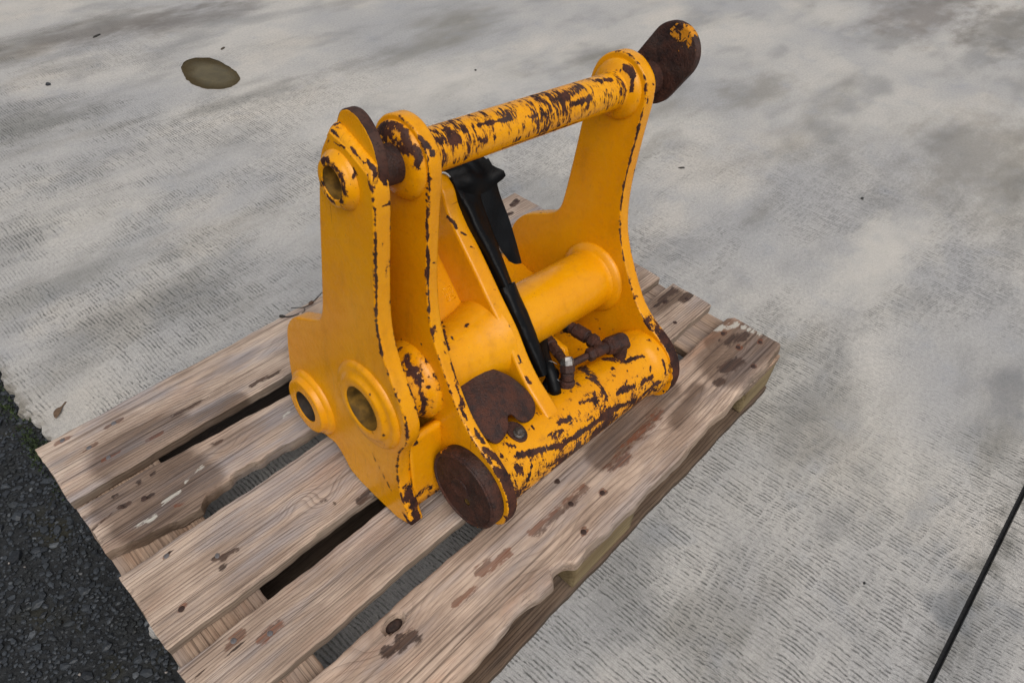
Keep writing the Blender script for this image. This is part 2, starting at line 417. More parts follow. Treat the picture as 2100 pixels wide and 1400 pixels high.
def stones():
    r = random.Random(5)
    ico = bmesh.new(); bmesh.ops.create_icosphere(ico, subdivisions=1, radius=1)
    iv = np.array([v.co[:] for v in ico.verts]); fc = [tuple(v.index for v in f.verts) for f in ico.faces]; ico.free()
    V = []; Fc = []; cnt = 0
    rs = np.random.RandomState(4)
    cells = {}
    tries = 0
    while cnt < 8200 and tries < 90000:
        tries += 1
        x = r.uniform(-.42, .03); y = r.uniform(-.15, 1.45)
        s = min(.0115, .0024 + r.expovariate(1 / .0023))
        key = (int(x / .014), int(y / .014)); ok = True
        for i in (-1, 0, 1):
            for j in (-1, 0, 1):
                for (a, b, q) in cells.get((key[0] + i, key[1] + j), ()):
                    if (a - x) ** 2 + (b - y) ** 2 < (.72 * (q + s)) ** 2: ok = False
        if not ok: continue
        cells.setdefault(key, []).append((x, y, s))
        jit = 1 + rs.uniform(-.28, .28, (len(iv), 1))
        q = iv * jit * np.array([s * r.uniform(.8, 1.25), s * r.uniform(.65, 1.0), s * r.uniform(.45, .75)])
        a = r.uniform(0, 6.3); ca, sa = math.cos(a), math.sin(a)
        q = np.stack([q[:, 0] * ca - q[:, 1] * sa, q[:, 0] * sa + q[:, 1] * ca, q[:, 2]], 1)
        q[:, 2] = np.minimum(q[:, 2], s * .42)
        b = len(V); V += list(q + np.array([x, y, -.0135 + r.uniform(-.001, .0025)])); Fc += [tuple(k + b for k in f) for f in fc]; cnt += 1
    me = mesh_from(V, Fc, False)
    o = link('asphalt_gravel', me, stone_mat()); o['kind'] = 'stuff'; o['label'] = 'dark blue grey stones set in the asphalt beside the slab'; o['category'] = 'gravel'
stones()
# ---- moss along the slab's broken edge
def moss():
    r = random.Random(8); V = []; Fc = []
    for _ in range(700):
        y = r.choice((r.gauss(1.14, .10), r.gauss(.965, .03), r.uniform(.8, 1.35)))
        x = .0 + r.gauss(-.008, .009); z = -.012; s = r.uniform(.0012, .0036); a = r.uniform(0, 6.3)
        b = len(V); dx, dy = math.cos(a) * s, math.sin(a) * s
        V += [(x - dx, y - dy, z), (x + dx, y + dy, z), (x + r.uniform(-s, s) * 1.6, y + r.uniform(-s, s) * 1.6, z + s * r.uniform(1.2, 3))]; Fc.append((b, b + 1, b + 2))
    t = NT('moss_green'); n = t.noise(t.coord(), 60, 3); mm = t.out(t.mix(t.mr(n, .35, .65), (.012, .022, .006), (.035, .055, .014)), .8)
    o = link('moss', mesh_from(V, Fc, False), mm); o['kind'] = 'stuff'; o['label'] = 'green moss along the broken edge of the concrete'; o['category'] = 'moss'
moss()
# ---- shallow puddle
def puddle():
    r = random.Random(2); pts = [(1.012, 2.33), (1.045, 2.40), (1.10, 2.425), (1.15, 2.385), (1.165, 2.30), (1.16, 2.20), (1.125, 2.135), (1.06, 2.125), (1.012, 2.17), (.997, 2.25)]
    L = catmull(pts, .012)
    L = L + np.array([[r.uniform(-.002, .002) + .0015 * math.sin(k * 1.3), r.uniform(-.002, .002) + .0015 * math.sin(k * .9)] for k, _ in enumerate(L)])
    me = mesh_from([(p[0], p[1], .004) for p in L] + [(p[0], p[1], .0) for p in L], [tuple(range(len(L)))] + [(i, i + len(L), (i + 1) % len(L) + len(L), (i + 1) % len(L)) for i in range(len(L))], False)
    fix_normals(me)
    t = NT('muddy_water'); P = t.coord(); n = t.noise(P, 14, 4, .6)
    t.out(t.mix(t.mr(n, .35, .65), (.105, .082, .034), (.165, .128, .056)), .16, 0, t.bump(t.noise(P, 30, 2), .001, .3))
    tr = t.n.new('ShaderNodeBsdfTransparent'); tr.inputs[0].default_value = (.40, .35, .26, 1); mx = t.n.new('ShaderNodeMixShader'); px_, py_, _ = t.sep(P); q = t.math('SQRT', t.math('ADD', t.math('POWER', t.math('MULTIPLY', t.math('SUBTRACT', px_, 1.085), 11.5), 2.0), t.math('POWER', t.math('MULTIPLY', t.math('SUBTRACT', py_, 2.25), 6.4), 2.0)))
    t.l.new(t.mr(t.math('ADD', q, t.math('MULTIPLY', t.math('SUBTRACT', n, .5), .8)), 1.0, .45, .06, .62), mx.inputs[0])
    t.l.new(tr.outputs[0], mx.inputs[1]); t.l.new(t.bsdf.outputs[0], mx.inputs[2]); t.l.new(mx.outputs[0], t.n['Material Output'].inputs[0])
    o = struct('puddle', me, t.mat)
puddle()

# ================================================================== THE PALLET
def wood(name, tint=(1, 1, 1), grey=.35, ring=150.0, amp=3.0, contrast=.5, seed=0.0, warm=.4):
    t = NT(name); P0 = t.coord(); P = t.mapping(P0, loc=(seed * 1.7, seed * .61, seed * .3)); x, y, z = t.sep(P)
    lo = t.noise(t.mapping(P, scale=(1.0, 4.0, 4.0)), 2.4, 3, .5)
    kn = t.noise(t.mapping(P, scale=(2.4, 9, 9)), 2.0, 2, .5)
    tt = t.math('ADD', t.math('MULTIPLY', t.math('ADD', y, t.math('MULTIPLY', z, .7)), ring), t.math('ADD', t.math('MULTIPLY', lo, amp * 3.6), t.math('MULTIPLY', kn, amp * .9)))
    tt = t.math('ADD', tt, t.math('MULTIPLY', t.attr('swirl'), 4.0))
    fr = t.math('FRACT', tt); wid = t.rnd(t.math('FLOOR', tt))
    late = t.math('MULTIPLY', t.mr(fr, .30, .86), t.mr(fr, .90, 1.0, 1, 0))
    late = t.math('MULTIPLY', late, t.mr(wid, 0, 1, .35, 1.0))
    fib = t.noise(t.mapping(P, scale=(11, 520, 520)), 1.0, 3, .6)
    fib2 = t.noise(t.mapping(P, scale=(2.6, 190, 190)), 1.0, 3, .65)
    pat = t.noise(t.mapping(P, scale=(1.0, 2.4, 2.4)), 7, 5, .6)
    pat2 = t.noise(t.mapping(P, loc=(3, 5, 0), scale=(.8, 4, 4)), 5, 4, .6)
    c_ = t.mix(t.mr(pat, .35, .68), srgb(140, 118, 100), srgb(176, 152, 131))
    c_ = t.mix(t.mr(pat2, .44, .70, 0, grey * 2.4), c_, srgb(136, 127, 123))
    c_ = t.mix(t.mr(t.noise(t.mapping(P, loc=(8, 1, 0), scale=(1, 3, 3)), 4, 4, .6), .52, .72, 0, warm), c_, srgb(146, 104, 76))
    c_ = t.mix(t.math('MULTIPLY', late, contrast * .78), c_, srgb(78, 60, 49))
    c_ = t.mix(t.mr(fib2, .50, .68, 0, .66), c_, srgb(78, 62, 52))
    c_ = t.mix(t.mr(fib, .54, .72, 0, .50), c_, srgb(62, 50, 44))
    c_ = t.mix(t.mr(fib, .2, .42, .32, 0), c_, srgb(186, 170, 156))
    crack = t.math('MULTIPLY', t.mr(t.noise(t.mapping(P, scale=(1.6, 95, 95)), 1.0, 3, .55), .69, .74), t.mr(pat2, .45, .6))
    c_ = t.mix(t.math('MULTIPLY', crack, .85), c_, srgb(38, 30, 26))
    side = t.n.new('ShaderNodeNewGeometry'); nz = t.sep(side.outputs['Normal'])[2]
    edge = t.mr(nz, .75, .3)                                      # sawn sides are weathered browner than the worn top
    c_ = t.mix(t.math('MULTIPLY', edge, .55), c_, srgb(92, 78, 62))
    c_ = t.mix(1.0, c_, tuple(a * b for a, b in zip(tint, (1.22, 1.31, 1.43))), 'MULTIPLY')
    wet, rst, drk, pale = t.attr('wet'), t.attr('ruststain'), t.attr('dark'), t.attr('pale')
    ragn = t.math('SUBTRACT', t.noise(t.mapping(P, scale=(1, 3.2, 3.2)), 34, 6, .68), .5)
    ragg = lambda a, k: t.mr(t.math('ADD', a, t.math('MULTIPLY', ragn, k)), .38, .62)
    c_ = t.mix(t.math('MULTIPLY', ragg(wet, .22), .80), c_, t.mix(1.0, c_, (.38, .33, .30), 'MULTIPLY'))
    c_ = t.mix(t.math('MULTIPLY', t.math('MULTIPLY', ragg(rst, 2.0), t.mr(rst, .2, .4)), .66), c_, t.mix(t.mr(fib2, .35, .65), srgb(52, 26, 18), srgb(116, 62, 36)))
    c_ = t.mix(t.math('MULTIPLY', t.math('MULTIPLY', ragg(drk, 1.6), t.mr(drk, .2, .4)), .88), c_, t.mix(t.mr(fib2, .35, .65), srgb(40, 30, 27), srgb(78, 58, 48)))
    c_ = t.mix(t.math('MULTIPLY', t.math('MULTIPLY', ragg(pale, 4.2), t.mr(pale, .25, .45)), .75), c_, srgb(186, 182, 172))
    h = t.math('ADD', t.math('MULTIPLY', late, .45), t.math('ADD', t.math('MULTIPLY', fib, -.7), t.math('MULTIPLY', fib2, -1.2)))
    return t.out(c_, t.mr(wet, .3, .7, .82, .5), 0, t.bump(h, .0013, .9), .25)
def sdist(p, a, b):
    a = np.array(a, float); b = np.array(b, float); d = b - a; L2 = max((d * d).sum(), 1e-12)
    s = np.clip(((p - a) @ d) / L2, 0, 1); return np.linalg.norm(p - a - s[:, None] * d, axis=1)
def blob(p, spec):
    """spec: list of (a,b,r[,strength]) segments with soft edges, 0.5 at radius r"""
    v = np.zeros(len(p))
    for s in spec:
        a, b, r = s[:3]; k = s[3] if len(s) > 3 else 1
        d = sdist(p, a, b); v = np.maximum(v, k * np.clip(1 - (d / r) * .5, 0, 1))
    return v
def board(name, x0, x1, yb, yf, z0, z1, mat, parent, nx=170, ny=22, back=None, front=None, wet=(), rust=(), dark=(), pale=(), swirl=(), pits=(), warp=.0015, seed=1, wane=None, round_=.0025):
    """plank along x; back/front: functions x -> y of its long edges; pits: (x,y,rx,ry,depth) hollows in the top"""
    r = random.Random(seed); ph = [r.uniform(0, 6.3) for _ in range(8)]
    back = back or (lambda x: yb); front = front or (lambda x: yf)
    us = np.linspace(0, 1, nx); wob = lambda x, k: .0011 * math.sin(x * 23 + ph[k]) + .0007 * math.sin(x * 71 + ph[k + 1]) + .0004 * math.sin(x * 190 + ph[k + 2])
    endj = [(.0010 * math.sin(q * .35 + ph[0]) + r.uniform(-.0004, .0004), .0012 * math.sin(q * .3 + ph[1]) + r.uniform(-.0006, .0006)) for q in range(ny + 20)]
    V = []; Fc = []
    # cross section: bottom front -> side -> top across -> side -> bottom back
    js = np.linspace(0, 1, ny)
    cols = []
    for i, u in enumerate(us):
        x = x0 + (x1 - x0) * u
        f = front(x) + wob(x, 0); b = back(x) + wob(x, 3)
        lift = warp * math.sin(u * PI * 1.3 + ph[6])
        rd = round_
        wn_ = wane(x) if wane else 0.0
        sec = [(f + rd * .2, z0), (f, z0 + rd)]
        if wn_ > .001: sec += [(f + .001, z0 + (z1 - z0) * .35), (f + wn_ * .35, z1 - (z1 - z0) * .3), (f + wn_, z1 - .0006)]
        else: sec += [(f, (z0 + z1) / 2), (f, z1 - rd), (f + rd * .7, z1 - rd * .25)]
        a0 = sec[-1][0] + .0015
        for j in js:
            y = a0 + (b - .0015 - rd * .7 - a0) * j; sec.append((y, z1))
        sec += [(b - rd * .7, z1 - rd * .25), (b, z1 - rd), (b, z0 + rd), (b - rd * .2, z0)]
        ex = 0
        for k, (y, z) in enumerate(sec):
            q = endj[min(k, len(endj) - 1)]
            xx = x + (q[0] if i == 0 else q[1] if i == nx - 1 else 0)
            if i in (0, nx - 1) and z > z1 - .0004 and len(sec) - 4 > k > 4: z -= .0012
            V.append((xx, y, z + lift * (1 if z > z0 + .004 else 1)))
        cols.append(len(sec))
    n = cols[0]
    for i in range(nx - 1):
        for k in range(n - 1): Fc.append((i * n + k, (i + 1) * n + k, (i + 1) * n + k + 1, i * n + k + 1))
        Fc.append((i * n + n - 1, (i + 1) * n + n - 1, (i + 1) * n, i * n))
    Fc.append(tuple(range(n - 1, -1, -1))); Fc.append(tuple((nx - 1) * n + k for k in range(n)))
    V = np.array(V); p2 = V[:, :2]
    for (px, py, rx, ry, dep) in pits:
        q = np.sqrt(((V[:, 0] - px) / rx) ** 2 + ((V[:, 1] - py) / ry) ** 2)
        V[:, 2] -= np.where(V[:, 2] > z1 - .004, dep * np.clip(1.25 - q, 0, .5) * 2, 0)
    me = mesh_from(V, Fc, True); fix_normals(me, math.radians(38))
    set_attr(me, 'wet', blob(p2, wet)); set_attr(me, 'ruststain', blob(p2, rust)); set_attr(me, 'dark', blob(p2, dark)); set_attr(me, 'pale', blob(p2, pale))
    sw = np.zeros(len(V))
    for (px, py, rx, ry, k) in swirl:
        q = np.sqrt(((V[:, 0] - px) / rx) ** 2 + ((V[:, 1] - py) / ry) ** 2); sw += k * np.exp(-q * q)
    set_attr(me, 'swirl', sw)
    return link(name, me, mat, parent)
NAIL = None
nail_mat = simple('rusty_nail', (.045, .022, .016), .7, .2, 300, .6, .001)
nail_mat2 = simple('grey_nail', (.16, .15, .155), .5, .5, 300, .4, .001)
def nail(parent, x, y, z, r=.0042, mat=None, tilt=0.0):
    global NAIL
    if NAIL is None:
        V, Fc = lathe([(-.004, .75), (.0, 1.0), (.12, 1.0), (.22, .85), (.26, .45), (.27, .0001)], (0, 0), n=12)
        V = [(b, c_, a) for a, b, c_ in V]; NAIL = mesh_from(V, Fc); fix_normals(NAIL)
        NAIL.materials.append(nail_mat)
    o = bpy.data.objects.new('nail', NAIL); COL.objects.link(o); o.parent = parent
    o.location = (x, y, z); o.scale = (r, r * random.uniform(.8, 1.1), r); o.rotation_euler = (tilt, tilt * .7, random.uniform(0, 6))
    if mat is not None:
        o.material_slots[0].link = 'OBJECT'; o.material_slots[0].material = mat
    return o
pal = bpy.data.objects.new('wooden_pallet', None); COL.objects.link(pal); pal.empty_display_size = .1
pal['label'] = 'weathered wooden pallet carrying the yellow machine part, its near end beside dark asphalt'; pal['category'] = 'pallet'
W = [wood('weathered_wood_a', (1.06, 1.07, 1.08), grey=.36, ring=150, amp=2.0, contrast=.45, seed=1.0, warm=.25),
     wood('weathered_wood_b', (.93, .92, .92), grey=.42, ring=150, amp=1.6, contrast=.35, seed=2.3, warm=.3),
     wood('weathered_wood_c', (1.0, .99, .98), grey=.30, ring=165, amp=1.1, contrast=.55, seed=3.9, warm=.32),
     wood('weathered_wood_d', (.98, .97, .96), grey=.26, ring=190, amp=.9, contrast=.52, seed=5.2, warm=.30),
     wood('weathered_wood_e', (1.04, 1.0, .97), grey=.25, ring=95, amp=1.6, contrast=.32, seed=6.6, warm=.55),
     wood('rough_underside_wood', (.55, .50, .45), grey=.2, ring=140, amp=1.0, contrast=.35, seed=8.1, warm=.4),
     wood('mossy_block_wood', (.78, .76, .52), grey=.1, ring=110, amp=1.0, contrast=.4, seed=9.4, warm=.3)]
ZT, ZB = .144, .122
lerp = lambda x, xs, ys: float(np.interp(x, xs, ys))
bd = []
bd.append(board('top_board', 0, 1.2, .8, .652, ZB, ZT, W[0], pal, seed=11,
    wet=[((.098, .682), (.175, .672), .052), ((.16, .66), (.30, .655), .028, .9)],
    rust=[((.028, .7845), (.052, .785), .004), ((.105, .761), (.133, .761), .0045), ((.054, .738), (.078, .738), .0045), ((.072, .695), (.10, .694), .003), ((.14, .685), (.17, .683), .0035, .9)],
    dark=[((.34, .672), (.40, .668), .006, .9), ((.2, .705), (.27, .70), .004, .8), ((1.15, .76), (1.175, .767), .008), ((1.11, .74), (1.125, .738), .006)],
    swirl=[(.36, .725, .10, .028, 1.0), (.30, .73, .18, .05, .45), (.75, .72, .12, .04, .6)]))
bd.append(board('top_board', 0.003, 1.2, .63, .52, ZB, ZT - .001, W[1], pal, seed=12,
    back=lambda x: lerp(x, [0, .12, .22, .39, 1.2], [.631, .629, .619, .606, .612]),
    front=lambda x: lerp(x, [0, .05, .10, .145, .165, .19, .25, .37, .5, 1.2], [.522, .513, .502, .495, .508, .512, .514, .503, .512, .512]) + .0022 * math.sin(x * 90) + .0012 * math.sin(x * 210),
    wet=[((.062, .60), (.150, .575), .050), ((.07, .545), (.158, .545), .050), ((.12, .61), (.15, .60), .040)],
    pale=[((.055, .534), (.085, .533), .0045, .8), ((.10, .547), (.135, .550), .0034, .85), ((.150, .560), (.19, .570), .0030, .8), ((.345, .565), (.36, .573), .004, .8)],
    dark=[((.085, .578), (.10, .574), .0045), ((.052, .588), (.066, .584), .0042), ((.0, .577), (.045, .5875), .0022, .9), ((.118, .612), (.121, .612), .0042), ((.094, .612), (.097, .612), .0042), ((.054, .614), (.057, .614), .0042), ((.22, .60), (.235, .596), .005, .8)],
    rust=[((.118, .527), (.128, .525), .004, .8)], swirl=[(.235, .575, .03, .02, .6)],
    pits=[(.119, .612, .004, .004, .003), (.095, .612, .004, .004, .003), (.055, .614, .004, .004, .003), (.092, .576, .007, .004, .003), (.059, .586, .006, .004, .003)],
    wane=lambda x: .004 + .006 * max(0, math.sin(x * 9 + 1)) if x > .16 else .002, round_=.002))
bd.append(board('top_board', 0.0, 1.196, .473, .322, ZB, ZT, W[2], pal, seed=13,
    dark=[((.115, .399), (.150, .388), .005, .85), ((.13, .392), (.115, .378), .006, .7), ((.066, .455), (.075, .458), .003, .9), ((.335, .33), (.40, .327), .006, .85), ((.29, .372), (.305, .352), .005, .6)],
    rust=[((.042, .362), (.045, .362), .0055), ((.063, .455), (.070, .455), .0035)],
    swirl=[(.265, .395, .03, .02, -.9), (.30, .365, .035, .025, .9), (.28, .385, .10, .05, .5)],
    pits=[(.042, .362, .005, .004, .002)], wane=lambda x: max(0, .011 * math.sin((x - .22) * 9)) if .25 < x < .55 else 0))
bd.append(board('top_board', -.003, 1.2, .288, .184, ZB, ZT, W[3], pal, seed=14,
    rust=[((.060, .268), (.084, .270), .0068), ((.100, .242), (.130, .243), .0068)],
    dark=[((1.13, .262), (1.135, .262), .006), ((1.165, .236), (1.19, .238), .010), ((1.10, .27), (1.18, .272), .012, .7), ((.01, .262), (.10, .256), .0016, .9)],
    wet=[((1.06, .27), (1.17, .262), .022, .9)], swirl=[(.20, .25, .05, .03, .4)]))
def b5front(x):
    y = .002 + .004 * math.sin(x * 6 + .5) + .0018 * math.sin(x * 37) + .0012 * math.sin(x * 83)
    y += .016 * math.exp(-((x - .486) / .020) ** 4) + .006 * math.exp(-((x - .40) / .05) ** 2) - .002
    if x > 1.16: y += (x - 1.16) * .12
    return y
bd.append(board('top_board', .0, 1.203, .148, .0, ZB, ZT, W[4], pal, nx=260, ny=26, seed=15, front=b5front,
    back=lambda x: lerp(x, [0, .5, 1.0, 1.19, 1.203], [.148, .147, .138, .137, .128]),
    wane=lambda x: .006 + (.020 * max(0, math.sin((x - .02) * 6.4)) if x < .48 else .003 * math.sin(x * 31) + .002),
    dark=[((.236, .098), (.256, .092), .011), ((.215, .104), (.222, .102), .008), ((.23, .10), (.243, .108), .006, .8), ((1.12, .10), (1.17, .08), .013, .8), ((1.05, .06), (1.09, .05), .016, .8), ((1.005, .05), (1.02, .046), .009, .9), ((.60, .12), (.604, .12), .004)],
    wet=[((1.06, .06), (1.175, .065), .058), ((1.10, .105), (1.17, .11), .03), ((.70, .10), (.92, .115), .034, .9), ((.86, .05), (.965, .066), .026, .68)],
    rust=[((.395, .095), (.445, .088), .010, .9), ((.50, .082), (.565, .079), .009, .85), ((.58, .079), (.63, .078), .008, .8), ((.586, .075), (.589, .075), .006), ((.641, .051), (.645, .051), .006), ((.561, .026), (.565, .026), .006), ((.71, .066), (.73, .066), .010, .9), ((.33, .085), (.37, .082), .007, .8), ((.69, .075), (.86, .085), .012, .7),
          ((1.139, .117), (1.143, .117), .006), ((1.126, .072), (1.13, .072), .008), ((1.175, .047), (1.18, .047), .007), ((1.10, .021), (1.104, .021), .005), ((.06, .07), (.12, .075), .012, .8)],
    pale=[((.285, .135), (.335, .133), .0012, .9), ((1.14, .135), (1.19, .11), .008, .8), ((1.19, .10), (1.2, .06), .008, .8)],
    swirl=[(.235, .115, .06, .03, 1.0), (.50, .05, .06, .03, .5), (1.12, .085, .04, .03, .9), (.9, .05, .12, .04, .6)],
    pits=[(.249, .129, .017, .0105, .016), (.223, .104, .014, .007, .004)], warp=.001))
# dark heart of the knot hole
kn = MAT['knot'] = simple('knot_heart', (.030, .015, .011), .75, 0, 130, .7, .003)
for b_, pts in zip(bd, ([(.04, .785, 1), (.119, .761, 1), (.066, .738, 1), (.081, .695, 1), (1.172, .766, 0), (1.151, .764, 0), (1.118, .74, 0)],
                        [(.087, .577, 0), (.054, .587, 0)], [(.066, .455, 1), (.042, .362, 0), (.121, .401, 1)],
                        [(.072, .269, 1), (.114, .242, 1), (1.13, .262, 0), (1.175, .234, 0), (1.09, .208, 0)],
                        [(.586, .075, 0), (.641, .051, 0), (.561, .026, 0), (.603, .12, 0), (1.139, .117, 0), (1.126, .072, 0), (1.175, .047, 0), (1.1, .021, 0)])):
    cc = co_of(b_.data); cc = cc[cc[:, 2] > ZB + .012]
    for (x, y, g) in pts: nail(b_, x, y, float(cc[np.hypot(cc[:, 0] - x, cc[:, 1] - y).argsort()[:4], 2].mean()) - .0003, .0046 if g else .0050, nail_mat2 if g else None, random.uniform(-.1, .1))
V, Fc = tube_path([(.249, .129, ZT - .022), (.249, .129, ZT - .0125), (.2492, .129, ZT - .0115)], [.0001, .011, .004], 20)
V = [(.249 + (v[0] - .249) * 1.5, v[1], v[2]) for v in V]
kno = link('knot', fix_normals(mesh_from(V, Fc)), kn, bd[4])
def crossbar(name, x0, x1, z0, z1, mat, y0=.003, y1=.797, seed=1):
    # plank running in y: built along x then turned
    o = board(name, y0, y1, x1, x0, z0, z1, mat, pal, nx=60, ny=10, seed=seed, warp=.0004)
    me = o.data; c_ = co_of(me); c2 = np.stack([c_[:, 1], c_[:, 0], c_[:, 2]], 1)
    me.vertices.foreach_set('co', c2.astype(np.float32).ravel()); me.flip_normals(); me.update()
    return o
Wx = wood('cross_board_wood', (.86, .80, .74), grey=.2, ring=140, amp=1.0, contrast=.3, seed=11.0, warm=.4)
# cross boards have their grain along y
def wood_y(base):
    for n in base.node_tree.nodes:
        if n.type == 'MAPPING' and n.inputs[0].links and n.inputs[0].links[0].from_node.type == 'TEX_COORD': n.inputs[2].default_value = (0, 0, PI / 2)
    return base
wood_y(Wx)
for k, (a, b) in enumerate(((.002, .142), (.528, .672), (1.058, 1.199))):
    crossbar('cross_board', a, b, .1, ZB - .0008, Wx, seed=30 + k)
WF = wood('shade_tinted_wood', (.30, .265, .23), grey=.2, ring=140, amp=1.0, contrast=.3, seed=12.0, warm=.2)  # front bottom board: shade under the pallet is put into the wood tint
WB = wood('gap_shade_wood', (.13, .115, .10), grey=.2, ring=140, amp=1.0, contrast=.3, seed=14.0, warm=.2)  # other bottom boards: near-black tint paints the shade seen through the gaps
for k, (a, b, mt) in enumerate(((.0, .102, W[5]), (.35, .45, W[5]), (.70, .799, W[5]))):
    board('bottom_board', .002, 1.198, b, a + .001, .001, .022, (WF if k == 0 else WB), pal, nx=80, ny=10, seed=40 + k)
blk = None
for i, (bx0, bx1) in enumerate(((.004, .146), (.527, .690), (1.082, 1.197))):
    for j, (by0, by1) in enumerate(((.004, .098), (.353, .447), (.704, .797))):
        loop = np.array([(bx0, by0), (bx1, by0), (bx1, by1), (bx0, by1)], float)
        loop = catmull([p for p in [(bx0, by0), (bx0, by0), (bx1, by0), (bx1, by0), (bx1, by1), (bx1, by1), (bx0, by1), (bx0, by1)]], .012)
        bm = plate(loop, .0225, .0995, .003, grid=.03)
        for v in bm.verts: v.co = Vector((v.co.y, v.co.z, v.co.x))
        bmesh.ops.recalc_face_normals(bm, faces=bm.faces[:])
        link('block', bm_mesh(bm), W[6], pal)

# ================================================================== THE HITCH
F = ((0.996096, -0.016061, -0.086804), (0.016122, 0.999870, 0.0), (0.086793, -0.001399, 0.996225))
O = (0.877196, 0.111939, 0.1445)
hit = bpy.data.objects.new('quick_hitch', None); COL.objects.link(hit); hit.empty_display_size = .1
M = Matrix(((F[0][0], F[1][0], F[2][0], O[0]), (F[0][1], F[1][1], F[2][1], O[1]), (F[0][2], F[1][2], F[2][2], O[2]), (0, 0, 0, 1)))
hit.matrix_world = M
hit['label'] = 'chipped yellow steel digger hitch with rusty pins, standing on the wooden pallet'; hit['category'] = 'hitch'
# wear marks: (p0, p1, radius, strength) in the hitch's own metres
CHIPS = []
